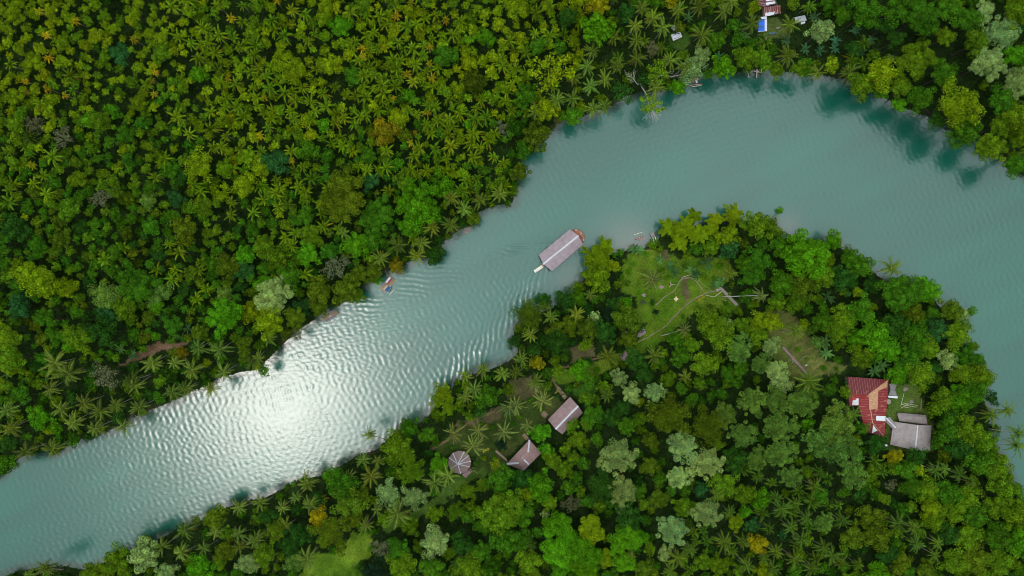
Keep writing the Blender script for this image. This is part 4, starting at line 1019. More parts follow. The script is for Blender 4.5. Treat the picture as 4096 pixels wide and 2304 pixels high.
ringbuoy(2323, 934.4, 1.45, 'white life ring at the very front of the bow deck')
ringbuoy(2334, 959.5, 1.45, 'white life ring on the bow rail nearest the bamboo')
person(2325, 948, .87, 'trousers', R(-40), 'person in dark clothes standing on the orange bow deck')
cu = MB(); p = (P3(2292.5, 922, 1.5) - rest.location); cu.box((p.x, p.y, 1.6), (1.0, .16, 1.4), th_ + R(50)); cu.build('curtain', M['red'], rest)
# pusher boat at the stern
c, ang, Ln = along((2138, 1086.5), (2177, 1060), 1.5)
pb = empty('pusher_boat', (c.x, c.y, 0), ang); tag(pb, 'narrow pusher boat with a flat white canopy at the barge stern', 'boat')
hb = hull_mb(Ln + .8, 1.25, .6, 12, .25); hb2 = MB(); hb2.add([(v[0], v[1], v[2] - .2) for v in hb.v], hb.f); hb2.build('hull', M['hull'], pb, solid=.05)
cv = MB(); L2 = Ln / 2
cv.box((L2 * .12, 0, 1.62), (Ln * .78, 1.35, .08)); cv.build('canopy', M['cream'], pb)
MB().box((-L2 * .86, 0, 1.62), (Ln * .16, 1.3, .08)).build('stern_canopy', M['white'], pb)
MB().box((-L2 * .70, 0, 1.2), (.22, .95, .5)).build('engine', M['dark'], pb)
MB().box((L2 * .78, 0, 1.66), (Ln * .16, 1.3, .06)).build('front_awning', M['plank'], pb)
for sx in (-.9, -.1, .75):
    for s in (-1, 1): MB().tube([(sx * L2, s * .5, .3), (sx * L2, s * .5, 1.6)], .035, 5).build('post', M['white'], pb)

# ---- outrigger boats and rafts
def outrigger(name, a, b, W, mat, fl, label, canopy=None, z=0.0, group=None):
    c, ang, Ln = along(a, b, .5); e = empty(name, (c.x, c.y, z), ang); tag(e, label, 'outrigger boat', group)
    h = hull_mb(Ln, W, .55, 14, .35); m2 = MB(); m2.add([(v[0], v[1], v[2] - .18) for v in h.v], h.f); m2.build('hull', mat, e, solid=.04)
    fp, fq = P3(*fl[0], .2), P3(*fl[1], .2); inv = Matrix.Rotation(-ang, 4, 'Z')
    p, q_ = inv @ (fp - Vector((c.x, c.y, 0))), inv @ (fq - Vector((c.x, c.y, 0))); p.z = q_.z = .12
    MB().tube([p, (p + q_) / 2 + Vector((0, 0, -.04)), q_], [.1, .12, .1], 7).build('float', M['cream'], e)
    for t in (.22, .75):
        f = p.lerp(q_, t); MB().tube([(f.x, 0, .55), (f.x, f.y * .5, .68), (f.x, f.y, .2)], .055, 6).build('arm', M['pinkwood'], e)
    s = MB()
    for k in (-.25, .05, .3): s.box((k * Ln, 0, .42), (.28, W * .8, .05))
    s.build('thwart', M['pinkwood'], e)
    if canopy:
        cc = [inv @ (P3(*k, 1.55) - Vector((c.x, c.y, 0))) for k in canopy]
        mb = MB(); mid = (cc[0] + cc[1] + cc[2] + cc[3]) / 4
        r0, r1 = (cc[0] + cc[1]) / 2 + Vector((0, 0, .22)), (cc[2] + cc[3]) / 2 + Vector((0, 0, .22))
        slab(mb, ccw([cc[0], r0, r1, cc[3]]), .05); slab(mb, ccw([r0, cc[1], cc[2], r1]), .05); mb.build('canopy', M['navy'], e)
        fr = MB()
        for i in range(4): fr.tube([cc[i] + Vector((0, 0, .04)), cc[(i + 1) % 4] + Vector((0, 0, .04))], .05, 5)
        fr.build('canopy_frame', M['white'], e)
        for k in cc: MB().tube([(k.x, k.y * .8, .3), (k.x, k.y, 1.5)], .03, 5).build('post', M['white'], e)
    return e
outrigger('outrigger_boat', (1534.7, 1176.5), (1568.6, 1138.4), .95, M['silver'], ((1557, 1180), (1577, 1157.4)), 'grey outrigger boat with a navy blue canopy beside the red-roofed raft house', [(1553.7, 1143.8), (1564.5, 1150.4), (1549.6, 1170.3), (1538, 1160.3)])
outrigger('outrigger_boat', (1303, 1288), (1341, 1264), .8, M['bluepaint'], ((1321.3, 1299.5), (1346, 1283.4)), 'blue outrigger boat tucked beside the brown covered raft')
outrigger('outrigger_boat', (2539.3, 959), (2573.5, 945.5), .75, M['red'], ((2536, 939), (2569, 929)), 'small red outrigger canoe with a white float by the landing')
outrigger('outrigger_boat', (2752, 344.6), (2812, 336), .8, M['pinkwood'], ((2768, 347), (2806, 341)), 'weathered pink outrigger boat under the bank of the outer bend')
def canoe(a, b, W, mat, label):
    c, ang, Ln = along(a, b, .3); e = empty('canoe', (c.x, c.y, 0), ang); tag(e, label, 'canoe')
    h = hull_mb(Ln, W, .42, 14, .2); m2 = MB(); m2.add([(v[0], v[1], v[2] - .14) for v in h.v], h.f); m2.build('hull', mat, e, solid=.04)
    s = MB()
    for k in (-.28, 0, .28): s.box((k * Ln, 0, .3), (.25, W * .75, .04))
    s.build('thwart', M['wood'], e); return e
canoe((2549.7, 963), (2599.4, 949.7), .6, M['pinkwood'], 'long bare wooden canoe drawn up beside the red outrigger canoe')
canoe((1303, 1258), (1337, 1243), .45, M['bamboo'], 'slim pale canoe between the brown covered raft and the bank')
def raft(a, b, W, label, name='raft'):
    c, ang, Ln = along(a, b, .3); e = empty(name, (c.x, c.y, 0), ang); tag(e, label, 'raft')
    m2 = MB(); n = max(4, int(W / .22))
    for k in range(n):
        y = (k - (n - 1) / 2) * W / n; m2.tube([(-Ln / 2 - random.uniform(0, .3), y, .12), (Ln / 2 + random.uniform(0, .3), y, .12)], W / n * .5, 6)
    m2.build('pole_deck', M['bamboo'], e); return e, ang, Ln
# raft house (red and white roof)
e, ang, Ln = raft((1530, 1161), (1571, 1113), 3.3, 'bamboo raft house with white and dark red roof sheets by the bank', 'raft_house')
def raft_sheet(nm, pts, z, mat, th=.06):
    m2 = MB(); iv = Matrix.Rotation(-ang, 4, 'Z'); slab(m2, ccw([tuple(iv @ (P3(*p, z) - e.location)) for p in pts]), th); return m2.build(nm, mat, e)
raft_sheet('white_roof', [(1557.4, 1107.3), (1563.6, 1112.3), (1547, 1133), (1541.3, 1128)], 2.3, M['silver'])
raft_sheet('red_roof', [(1564, 1113), (1569, 1117), (1553, 1137), (1548, 1133)], 2.1, M['redtarp'])
raft_sheet('side_awning', [(1569.5, 1117.5), (1575, 1119), (1563, 1131), (1560, 1129)], 1.8, M['wood'])
raft_sheet('cabin', [(1556, 1110), (1566, 1116), (1551, 1134), (1543.5, 1128)], 1.9, M['wall'], 1.6)
raft_sheet('front_deck', [(1539, 1131), (1551, 1138), (1537, 1156), (1528, 1148)], .45, M['wood'], .12)
raft_sheet('bench', [(1546, 1140), (1551, 1144), (1537, 1160), (1532.5, 1156)], .75, M['canvas'], .1)
gp = MB()
for a, b in (((1542, 1083.3), (1555, 1104.5)), ((1546, 1098), (1553, 1107))): gp.tube([P3(*a, 1.6), P3(*b, .6)], .09, 6)
tag(gp.build('gangway', M['bamboo']), 'two bamboo poles laid from bank to raft house', 'gangway')
# covered raft
e, ang, Ln = raft((1291, 1281), (1350, 1249), 2.0, 'brown covered raft moored under the trees downstream of the raft house', 'covered_raft')
raft_sheet('roof', [(1344.5, 1243.6), (1349.4, 1255.6), (1299.8, 1283.8), (1290.6, 1277)], 1.9, thatch_mat('brown_thatch', 0, (0.12, 0.075, 0.055), (0.33, 0.21, 0.17)), .12)
raft_sheet('patch', [(1317, 1266.5), (1323.5, 1261.5), (1325, 1264), (1318.5, 1269)], 1.96, M['white'], .03)
for k in (-.4, 0, .4):
    for s in (-.8, .8): MB().tube([(k * Ln, s, .2), (k * Ln, s, 1.75)], .05, 6).build('post', M['wood'], e)
# rafts and awning on the outer bend
e, ang, Ln = raft((2758, 326), (2792, 314.5), 1.3, 'old bamboo raft half under the trees of the outer bend')
c = P3(2786.5, 326.5, 1.4); aw = empty('awning', (c.x, c.y, 0)); tag(aw, 'small pale awning on poles over the boats of the outer bend', 'awning')
m2 = MB(); slab(m2, ccw(local(aw, [P3(*p, 1.5) for p in ((2781.5, 321), (2789, 321.5), (2791, 331), (2784, 333))])), .05); m2.build('sheet', M['white'], aw)
m2 = MB(); slab(m2, ccw(local(aw, [P3(*p, 1.2) for p in ((2775, 328), (2782, 326), (2784, 333), (2777, 335))])), .06); m2.build('red_cover', M['redtarp'], aw)
posts(aw, [P3(*p, 1.4) for p in ((2782, 322), (2790, 330), (2785, 332), (2776, 329))], -.4, 1.4, .04)
# jetty of planks on posts on the outer bend
jt = empty('jetty', P3(3028, 294, 0)); tag(jt, 'rough plank jetty standing in the shallows of the outer bend', 'jetty')
m2 = MB(); m2.beam(*local(jt, [P3(3028.5, 276, .9), P3(3026, 311, .9)]), .5, .12); m2.build('walkway', M['pinkwood'], jt)
m2 = MB(); m2.beam(*local(jt, [P3(3017, 285.5, .75), P3(3045, 289.5, .75)]), .55, .12); m2.build('cross_plank', M['pinkwood'], jt)
m2 = MB(); m2.beam(*local(jt, [P3(3045, 276, 1.0), P3(3047.5, 293, 1.0)]), .35, .12); m2.build('side_plank', M['pinkwood'], jt)
posts(jt, [P3(*p, .9) for p in ((3027, 310), (3028, 290), (3045, 289), (3018, 286))], -1.5, .95, .09)
# landing stage by the red canoe
ls = empty('landing_stage', P3(2611, 948, 0)); tag(ls, 'concrete landing stage with white-railed gangway beside the bamboo', 'landing')
m2 = MB(); slab(m2, ccw(local(ls, [P3(*p, .8) for p in ((2600.4, 932), (2616, 928), (2619.5, 944.5), (2603.5, 947.6))])), .3); m2.build('platform', M['stone'], ls)
m2 = MB(); slab(m2, ccw(local(ls, [P3(2609, 947.5, .85), P3(2617.5, 945.5, .85), P3(2628, 972, 1.6), P3(2619.5, 976, 1.6)])), .15); m2.build('gangway', M['stone'], ls)
for a, b in (((2611, 950), (2620.5, 977)), ((2619.5, 947), (2629.5, 973))):
    m2 = MB(); p, q_ = local(ls, [P3(*a, 1.75), P3(*b, 2.5)]); m2.beam(p, q_, .3, .12)
    for k in (0, .5, 1):
        s = Vector(p).lerp(Vector(q_), k); m2.tube([s, s - Vector((0, 0, .9))], .05, 5)
    m2.build('railing', M['white'], ls)
posts(ls, [P3(*p, .8) for p in ((2602, 934), (2615, 930), (2618, 943), (2605, 946))], -1.5, .6, .12)

# ---- thatched hut with white ridge
def gable(name, label, eave, ridge, ze, zr, mat, cap=True, wall=True, cat='hut', capw=.8):
    """eave: four px corners in order (side A end1, side A end2, side B end2, side B end1); ridge: two px"""
    m_ = [sum(p[0] for p in eave) / 4, sum(p[1] for p in eave) / 4]; x, y, _ = on(*m_, ze); g = ground(x, y)
    ze, zr = g + ze, g + zr
    E = [P3(*p, ze) for p in eave]; Rg = [P3(*p, zr) for p in ridge]
    e = empty(name, (x, y, g)); tag(e, label, cat)
    roof_part('roof', e, [[E[0], E[1], Rg[1], Rg[0]], [E[3], E[2], Rg[1], Rg[0]]], mat)
    if cap: cap_part('ridge_cap', e, Rg[0], Rg[1], capw, M['ridge'])
    if wall:
        walls_part(e, E, g - .3, ze + .15, 1.0, M['wall'])
        d = MB(); m1 = (E[0] + E[1]) / 2; mid = (m1 + sum(E, Vector()) / 4) / 2 * 1; 
        n = (sum(E, Vector()) / 4 - m1); n.z = 0; pos = m1 + n.normalized() * .55
        d.box((pos.x - e.location.x, pos.y - e.location.y, 1.0), (.95, .1, 2.0), math.atan2((E[1] - E[0]).y, (E[1] - E[0]).x)); d.build('door', M['wood'], e)
    return e
a1 = ridge_dir((2222, 1717), (2312.7, 1624.5))
gable('thatched_hut', 'mauve-brown thatched hut with one white ridge strip and bamboo gangway', [(2191.5, 1678.5), (2280.4, 1587.8), (2331.5, 1651), (2249.4, 1737)], [(2222, 1717.5), (2312.7, 1624)], 3.0, 5.2, thatch_mat('hut_thatch', a1, (0.13, 0.078, 0.078), (0.33, 0.22, 0.22)))
# hipped hut
x, y, _ = on(2090, 1830, 3); g = ground(x, y); h2 = empty('thatched_hut', (x, y, g)); tag(h2, 'hipped thatched hut with three white strips beside the round hut', 'hut')
N_, E_, S_, W_ = [P3(*p, g + 2.9) for p in ((2117.8, 1758.8), (2164.8, 1811.7), (2094.8, 1884), (2027, 1856))]; r1, r2 = P3(2113, 1809, g + 5), P3(2075, 1853, g + 5)
HT = thatch_mat('hip_thatch', ridge_dir((2075, 1853), (2113, 1809)), (0.14, 0.085, 0.08), (0.33, 0.21, 0.2))
roof_part('roof', h2, [[N_, r1, r2, W_], [N_, E_, r1], [E_, S_, r2, r1], [W_, S_, r2]], HT)
cap_part('ridge_cap', h2, N_, r1, .7, M['ridge']); cap_part('ridge_cap', h2, W_, r2, .8, M['ridge'])
cap_part('ridge_cap', h2, P3(2088, 1830.5, g + 4.95), P3(2115, 1858, g + 3.9), .7, M['ridge'])
walls_part(h2, [N_, E_, S_, W_], g - .3, g + 3, 1.1, M['wall'])
# round hut
x, y, _ = on(1838, 1850, 3); g = ground(x, y); rh = empty('round_hut', (x, y, g)); tag(rh, 'round thatched hut whose conical roof has white radiating strips', 'hut')
rad = 46.5 * (HC - g - 2.6) / F
apx = P3(1831, 1857, g + 5.2) - rh.location
RT = plain('cone_thatch', (0.24, 0.165, 0.155), 0.9, 0.35, 2.2, stretch=(1, 1, 5))
m2 = MB(); n = 12
rim = [(rad * math.cos(2 * math.pi * k / n + .1), rad * math.sin(2 * math.pi * k / n + .1), 2.6) for k in range(n)]
m2.add(rim + [tuple(apx)], [(k, (k + 1) % n, n) for k in range(n)]); m2.build('roof', RT, rh, solid=.15)
for k in (0, 1, 2, 4, 5, 7, 9, 11):
    a = Vector(rim[k]); b = apx.copy(); w_ = .42 if k in (2, 4, 5) else .25
    cap_part('roof_strip', rh, a + rh.location, b + rh.location, w_, M['ridge'] if k in (1, 2, 4, 5) else M['silver'], .05, .05)
m2 = MB(); m2.lathe([(rad - 1.1, -.3), (rad - 1.1, 2.7)], (0, 0, 0), 20); m2.build('wall', M['wall'], rh, solid=.12)
m2 = MB(); slab(m2, ccw(local(rh, [P3(*p, g + .25) for p in ((1881, 1874), (1891, 1885), (1862, 1912), (1848, 1898))])), .25); m2.build('patio', M['tile'], rh)
tag(MB().tube([on(1888, 1878, .3), on(1913, 1895, .3)], .07, 6).build('bamboo_pole', M['bamboo']), 'bamboo pole lying on the grass beside the round hut', 'pole')
# board walks, ramps
def rails(name, label, a, b, w, h0=.5, mat='bamboo', cross=5, longs=5, cat='gangway'):
    A, B = Vector(on(*a, h0)), Vector(on(*b, h0 + .2)); e = empty(name, tuple((A + B) / 2)); tag(e, label, cat)
    d = (B - A); n = Vector((-d.y, d.x, 0)).normalized()
    m2 = MB()
    for k in range(longs):
        o_ = n * ((k / (longs - 1)) - .5) * w; m2.tube(local(e, [A + o_ + Vector((0, 0, .05 + (.85 if k in (0, longs - 1) else 0))), B + o_ + Vector((0, 0, .05 + (.85 if k in (0, longs - 1) else 0)))]), .045, 5)
    m2.build('pole_rail', M[mat], e)
    m2 = MB()
    for k in range(cross):
        p = A + d * k / (cross - 1); m2.tube(local(e, [p - n * w * .55, p + n * w * .55]), .05, 5)
        for s in (-.5, .5): m2.tube(local(e, [p + n * w * s + Vector((0, 0, -h0)), p + n * w * s + Vector((0, 0, .95))]), .045, 5)
    m2.build('cross_bar', M['pinkwood'], e)
    m2 = MB(); slab(m2, ccw(local(e, [A - n * w * .4, A + n * w * .4, B + n * w * .4, B - n * w * .4])), .06); m2.build('tread', M['soil'], e)
    return e
rails('gangway', 'bamboo gangway leading to the upper corner of the mauve-brown hut', (2232, 1553), (2263, 1592), 1.6)
rails('gangway', 'short bamboo gangway at the lower corner of the mauve-brown hut', (2170, 1650), (2186, 1664), 2.2, cross=4)
rails('gangway', 'bamboo gangway leading to the top corner of the hipped hut', (2094, 1738), (2110, 1756), 1.5, cross=4)
def steps(name, label, a, b, w, n, mat, cat, h0=.25, rail=None):
    A, B = Vector(on(*a, h0)), Vector(on(*b, h0)); e = empty(name, tuple((A + B) / 2)); tag(e, label, cat); d = B - A
    ang = math.atan2(d.y, d.x); L_ = d.xy.length
    for k in range(n):
        p = A + d * (k + .5) / n - Vector(e.location); p.z += (k % 2) * .03
        MB().box(tuple(p), (L_ / n * .82, w, .18), ang).build('step', mat, e, bevel=.02)
    m2 = MB(); nn = Vector((-d.y, d.x, 0)).normalized() * (w / 2 - .08)
    for s in (-1, 1): m2.beam(*local(e, [A + nn * s - Vector((0, 0, .14)), B + nn * s - Vector((0, 0, .14))]), .1, .12)
    m2.build('stringer', M['wood'], e)
    if rail:
        m2 = MB(); t0 = rail; nr = nn * -1.35
        m2.tube(local(e, [A + d * t0 + nr + Vector((0, 0, .9)), B + nr + Vector((0, 0, .9))]), .06, 6)
        for k in range(5):
            p = A + d * (t0 + (1 - t0) * k / 4) + nr; m2.tube(local(e, [p, p + Vector((0, 0, .9))]), .05, 5)
        m2.build('handrail', M['pinkwood'], e)
    return e
steps('stairway', 'long red-brown garden stairway on the terraced lawn above the red-roofed house', (3131, 1388), (3230, 1497), 1.05, 24, M['tile'], 'stairway', rail=.45)
steps('boardwalk', 'slatted plank boardwalk leading down the bank from the lawn path', (2884, 1153), (2948, 1221), 1.25, 20, M['concrete'], 'boardwalk', .6)
steps('plank_steps', 'brown plank steps climbing to the lower corner of the hipped hut', (1983, 1803), (2033, 1846), .9, 14, M['plank'], 'steps', .4)
m2 = MB(); slab(m2, ccw([Vector(on(*p, .35)) for p in ((2862, 1158), (2883, 1147), (2890, 1155), (2868, 1168))]), .3); tag(m2.build('paved_landing', M['concrete']), 'small paved landing where the lawn path meets the boardwalk', 'landing')

# ---- house cluster
g = ground(*on(3480, 1620, 3)[:2]); hs = empty('house', (on(3480, 1620, 3)[0], on(3480, 1620, 3)[1], g)); tag(hs, 'large house with a hipped red sheet-metal roof patched with rust and white', 'house')
ze, zr, zv = g + 3.3, g + 5.6, g + 3.4
TL, TR, BR, BL_ = P3(3393, 1507, ze), P3(3554.7, 1518.7, ze), P3(3538, 1748, ze), P3(3464, 1728, ze)
Rw, Rn, Rs = P3(3394, 1578, zr), P3(3475, 1579, zr), P3(3490, 1690, zr); VL = P3(3434, 1622, ze); WL = P3(3398, 1622, ze)
def plane_z(a, b, c, p):
    n = (b - a).cross(c - a); return a.z - (n.x * (p.x - a.x) + n.y * (p.y - a.y)) / n.z
for _ in range(8): Rs = P3(3490, 1690, plane_z(TR, BR, Rn, Rs))
for _ in range(8): VL = P3(3434, 1622, plane_z(Rn, Rs, BL_, VL))
RED = (0.20, 0.016, 0.022); RUST = (0.42, 0.17, 0.10)
MV = metal_roof('red_sheet_v', 0.0, (0.13, 0.016, 0.024), RUST, .06); MH = metal_roof('red_sheet_h', R(90), RED, RUST, .22); MR = metal_roof('red_sheet_w', R(90), (0.24, 0.013, 0.02), RUST, .2)
roof_part('north_slope', hs, [[TL, TR, Rn, Rw]], MV, .1)
roof_part('east_slope', hs, [[TR, BR, Rs, Rn]], MH, .1)
roof_part('west_slope', hs, [[Rn, Rs, BL_, VL]], MR, .1)
roof_part('porch_slope', hs, [[Rw, Rn, VL, WL]], MR, .1)
roof_part('south_slope', hs, [[Rs, BR, BL_]], MV, .1)
def plane_z(a, b, c, p):
    n = (b - a).cross(c - a); return a.z - (n.x * (p.x - a.x) + n.y * (p.y - a.y)) / n.z
def patch_on(e, nm, tri, pts, mat, lift=.05, th=.03):
    out = []
    for p in pts:
        z = tri[0].z
        for _ in range(6): w = P3(*p, z); z = plane_z(*tri, w)
        out.append(P3(*p, z) + Vector((0, 0, lift)))
    m2 = MB(); slab(m2, ccw(local(e, out)), th); return m2.build(nm, mat, e)
ET = (TR, BR, Rn); WT = (Rn, Rs, BL_)
patch_on(hs, 'rusty_sheet', ET, [(3476, 1579), (3513, 1563), (3510, 1635), (3476, 1638)], M['rust'])
patch_on(hs, 'rusty_hip_sheet', ET, [(3480, 1577), (3551, 1523), (3549, 1548), (3516, 1562)], M['rust'], .04)
patch_on(hs, 'white_sheet', ET, [(3505, 1663), (3543, 1665), (3542, 1684), (3504, 1682)], M['white'])
patch_on(hs, 'white_sheet', (Rs, BR, BL_), [(3493, 1700), (3509, 1722), (3488, 1733)], M['white'])
patch_on(hs, 'white_sheet', (Rw, Rn, VL), [(3412, 1595), (3434, 1593), (3434, 1620), (3408, 1620)], M['white'])
cap_part('ridge_cap', hs, Rn, Rs, .4, M['rust'], .06); cap_part('ridge_cap', hs, Rn, TR, .35, M['rust'], .05); cap_part('ridge_cap', hs, Rs, BR, .3, M['rust'], .05)
walls_part(hs, [TL, TR, BR, BL_, VL, WL], g - .3, ze, .6, M['wall'])
c = P3(3417, 1588, g + 4.6); m2 = MB(); m2.lathe([(1.55, 0), (1.35, .35), (.8, .6), (.001, .7)], (c.x - hs.location.x, c.y - hs.location.y, 4.3), 16); m2.build('red_dome', M['red'], hs, smooth=True)
a2 = ridge_dir((3661.5, 1801.5), (3672, 1701.8)); TH = thatch_mat('grey_thatch', a2, (0.15, 0.12, 0.115), (0.34, 0.285, 0.28)); TH2 = thatch_mat('grey_thatch_b', a2 + R(90), (0.14, 0.11, 0.105), (0.32, 0.265, 0.26))
gable('thatched_house', 'broad grey thatched house with one white ridge strip beside the red roof', [(3560.6, 1778), (3574.7, 1686.5), (3726, 1701.8), (3720, 1801.5)], [(3661.5, 1802), (3672, 1700.5)], 3.0, 4.6, TH, cat='house', capw=1.0)
gable('thatched_shed', 'low grey thatched shed just above the broad thatched house', [(3591, 1651), (3703.7, 1660.7), (3710.8, 1699.4), (3598, 1684)], [(3590, 1660), (3705, 1669)], 2.3, 2.9, TH2, cap=False, cat='shed')
gable('covered_passage', 'short thatched passage with white ridge joining the red house to thatch', [(3546, 1690), (3572, 1716), (3585, 1700), (3560, 1668)], [(3545, 1672), (3583, 1711)], 3.4, 4.3, TH, cat='passage', capw=.55)
gable('lean_to', 'small grey lean-to against the right side of the red-roofed house', [(3556, 1535), (3586.4, 1540), (3588.7, 1582), (3554.7, 1581)], [(3571, 1536), (3572, 1583)], 2.6, 3.0, thatch_mat('slate_thatch', R(90), (0.13, 0.115, 0.12), (0.28, 0.25, 0.26)), cap=False, cat='shed')
def small_sheet(name, label, pts, h, mat, cat, legs=True, th=.06):
    mx_, my_ = sum(p[0] for p in pts) / len(pts), sum(p[1] for p in pts) / len(pts); x, y, _ = on(mx_, my_, h); g = ground(x, y); e = empty(name, (x, y, g)); tag(e, label, cat)
    W3 = [P3(*p, g + h) for p in pts]; m2 = MB(); slab(m2, ccw(local(e, W3)), th); m2.build('sheet', mat, e)
    if legs: 
        c = sum(W3, Vector()) / len(W3); posts(e, [p + (c - p) * .12 for p in W3], g - .1, g + h - .02, .05)
    return e
small_sheet('awning', 'white awning under the edge of the grey lean-to', [(3551, 1583), (3592, 1585), (3590, 1594), (3554, 1590)], 2.2, M['white'], 'awning')
x, y, z = on(3555, 1607, 2.2); wt = MB().lathe([(1.15, 0), (1.15, 2.0), (.9, 2.2), (.001, 2.3)], (0, 0, 0), 18).build('water_tank', M['concrete']); wt.location = (x, y, ground(x, y)); tag(wt, 'round grey water tank against the red-roofed house', 'tank')
MB().lathe([(.25, 2.25), (.25, 2.42), (.001, 2.44)], (0, 0, 0), 10).build('lid', M['stone'], wt)
x, y, z = on(3545, 1781, 1.6); sdh = empty('satellite_dish', (x, y, ground(x, y))); tag(sdh, 'pale round satellite dish near the lower tip of the red roof', 'dish')
MB().tube([(0, 0, 0), (0, 0, 1.5)], .05, 6).build('mast', M['grey'], sdh)
d = MB().lathe([(.001, 0), (.35, .05), (.55, .16)], (0, 0, 1.5), 14).build('bowl', M['silver'], sdh, solid=.03)
# drying frame in the yard
df = empty('drying_frame', on(3640, 1620, 0)); tag(df, 'bamboo clothes-drying frame on the grass right of the red-roofed house', 'drying frame')
for a, b, h0, h1 in (((3615.7, 1575), (3602.5, 1626), 1.4, 1.4), ((3685, 1594), (3683.7, 1641), 1.4, 1.4), ((3607.5, 1611), (3670, 1622), 1.3, 1.3), ((3605, 1617), (3666, 1629), 1.25, 1.25), ((3618, 1628), (3639, 1632), .3, .3), ((3603, 1633), (3634, 1615), .6, 1.3)):
    MB().tube(local(df, [on(*a, h0), on(*b, h1)]), .075, 6).build('pole', M['cream'], df)
for p in ((3615, 1576), (3603, 1625), (3685, 1595), (3684, 1640)): MB().tube(local(df, [on(*p, -.1), on(*p, 1.5)]), .06, 6).build('post', M['bamboo'], df)

# ---- buildings at the top edge
g = ground(*on(3065, 10, 3)[:2]); th = empty('rusty_house', (on(3065, 10, 3)[0], on(3065, 10, 3)[1], g)); tag(th, 'tin-roofed house of rusty and white sheets at the top edge', 'house')
RS = metal_roof('rusty_sheet_a', R(82), (0.12, 0.02, 0.035), (0.50, 0.40, 0.42), .35, .9); RS2 = metal_roof('rusty_sheet_b', R(-3), (0.16, 0.035, 0.03), (0.50, 0.36, 0.36), .4, .8)
e0 = g + 3.2
q1 = [P3(3029, 8, e0), P3(3101, -2, e0), P3(3102, 16, e0 - .3), P3(3056, 28, e0 - .3), P3(3042, 24, e0 - .3)]
roof_part('main_roof', th, [q1], RS, .1)
roof_part('back_roof', th, [[P3(3029, 7, e0 + .02), P3(3026, -40, e0), P3(3100, -46, e0), P3(3101, -3, e0 + .02)]], RS, .1)
zf = lambda p, z: P3(*p, z)
m2 = MB(); slab(m2, ccw(local(th, [zf(p, e0 + .12) for p in ((3064, 10.5), (3101, 5), (3102, 13), (3065, 20))])), .04); m2.build('white_sheet', M['white'], th)
m2 = MB(); slab(m2, ccw(local(th, [zf(p, e0 + .12) for p in ((3063, 0), (3100, -4), (3100.5, .5), (3064, 4.5))])), .04); m2.build('white_sheet', M['white'], th)
roof_part('lower_roof', th, [[zf((3056, 29), e0 - .5), zf((3122, 20), e0 - .5), zf((3123, 53), e0 - 1), zf((3054, 63.5), e0 - 1)]], RS2, .08)
m2 = MB(); slab(m2, ccw(local(th, [zf(p, e0 - .78) for p in ((3061, 52), (3100, 46), (3096, 58), (3078, 63), (3060, 63))])), .05); m2.build('silver_sheet', M['silver'], th)
walls_part(th, [zf(p, e0) for p in ((3030, -38), (3100, -40), (3121, 22), (3121, 52), (3056, 62), (3054, 28), (3031, 12))], g - .2, e0 - 1.1, .8, M['wall'])
small_sheet('awning', 'white sheet awning between the rusty house and the blue tarpaulin', [(3042, 68), (3067, 65), (3067.5, 74.5), (3048, 77)], 2.4, M['silver'], 'awning')
g = ground(*on(3048, 100, 2.3)[:2]); tp_ = empty('tarpaulin_shelter', (on(3048, 100, 2.3)[0], on(3048, 100, 2.3)[1], g)); tag(tp_, 'open shelter roofed with a bright blue and white tarpaulin', 'shelter')
m2 = MB(); slab(m2, ccw(local(tp_, [zf(p, g + z) for p, z in (((3035, 79.5), 2.3), ((3058.5, 78), 2.7), ((3058.7, 123), 2.7), ((3033.5, 124.5), 2.3))])), .04); m2.build('blue_sheet', M['blue'], tp_)
m2 = MB(); slab(m2, ccw(local(tp_, [zf(p, g + z) for p, z in (((3058.7, 78), 2.705), ((3068, 77), 2.3), ((3068.3, 125), 2.3), ((3058.9, 124), 2.705))])), .04); m2.build('white_sheet', M['white'], tp_)
m2 = MB(); slab(m2, ccw(local(tp_, [zf(p, g + z) for p, z in (((3032.5, 124.7), 2.32), ((3058.5, 123.2), 2.72), ((3058.5, 124.8), 2.72), ((3032, 126.6), 2.32))])), .04); m2.build('hem', M['white'], tp_)
posts(tp_, [zf(p, g + 2) for p in ((3036, 82), (3066, 80), (3066, 122), (3036, 122))], g - .1, g + 2.28, .05)
small_sheet('shed', 'grey sheet-roofed shed half hidden by a palm right of the rusty house', [(3178, 69.6), (3219.5, 60.5), (3227.5, 82), (3183, 92)], 2.3, M['grey'], 'shed')
small_sheet('shed_awning', 'paler small awning below the grey shed right of the rusty house', [(3203, 90), (3220, 85), (3221, 92), (3204, 98)], 2.0, M['silver'], 'awning')
sd_ = gable('tin_shed', 'silver tin-roofed shed beside a tree on the outer bank', [(2683.5, 139), (2720.4, 127), (2729, 147.4), (2693, 163.6)], [(2688, 151), (2725, 137)], 2.4, 2.6, M['silver'], cap=False, cat='shed')
gable('thatched_store', 'dark grey domed store hidden under leaves behind the tin shed', [(2683, 112), (2700, 98), (2713, 108), (2696, 124)], [(2691, 117), (2706, 104)], 2.4, 3.1, M['grey'], cap=False, cat='store')
def bench(px, py, ang, L_, W_, H_, mat, label, name='bench'):
    x, y, z = on(px, py, 0); e = empty(name, (x, y, z), ang); tag(e, label, name.replace('_', ' '))
    MB().box((0, 0, H_), (L_, W_, .07)).build('seat', mat, e)
    for s in (-.42, .42): 
        for t_ in (-.35, .35): MB().box((s * L_, t_ * W_, H_ / 2 - .05), (.08, .08, H_)).build('leg', M['wood'], e)
bench(3110.5, 113, R(15), 1.5, .55, .5, M['concrete'], 'grey bench on the yard right of the blue tarpaulin')
bench(3087, 134.5, R(0), 2.9, .3, .6, M['bluepaint'], 'long blue-edged plank bench below the blue tarpaulin', 'plank_bench')
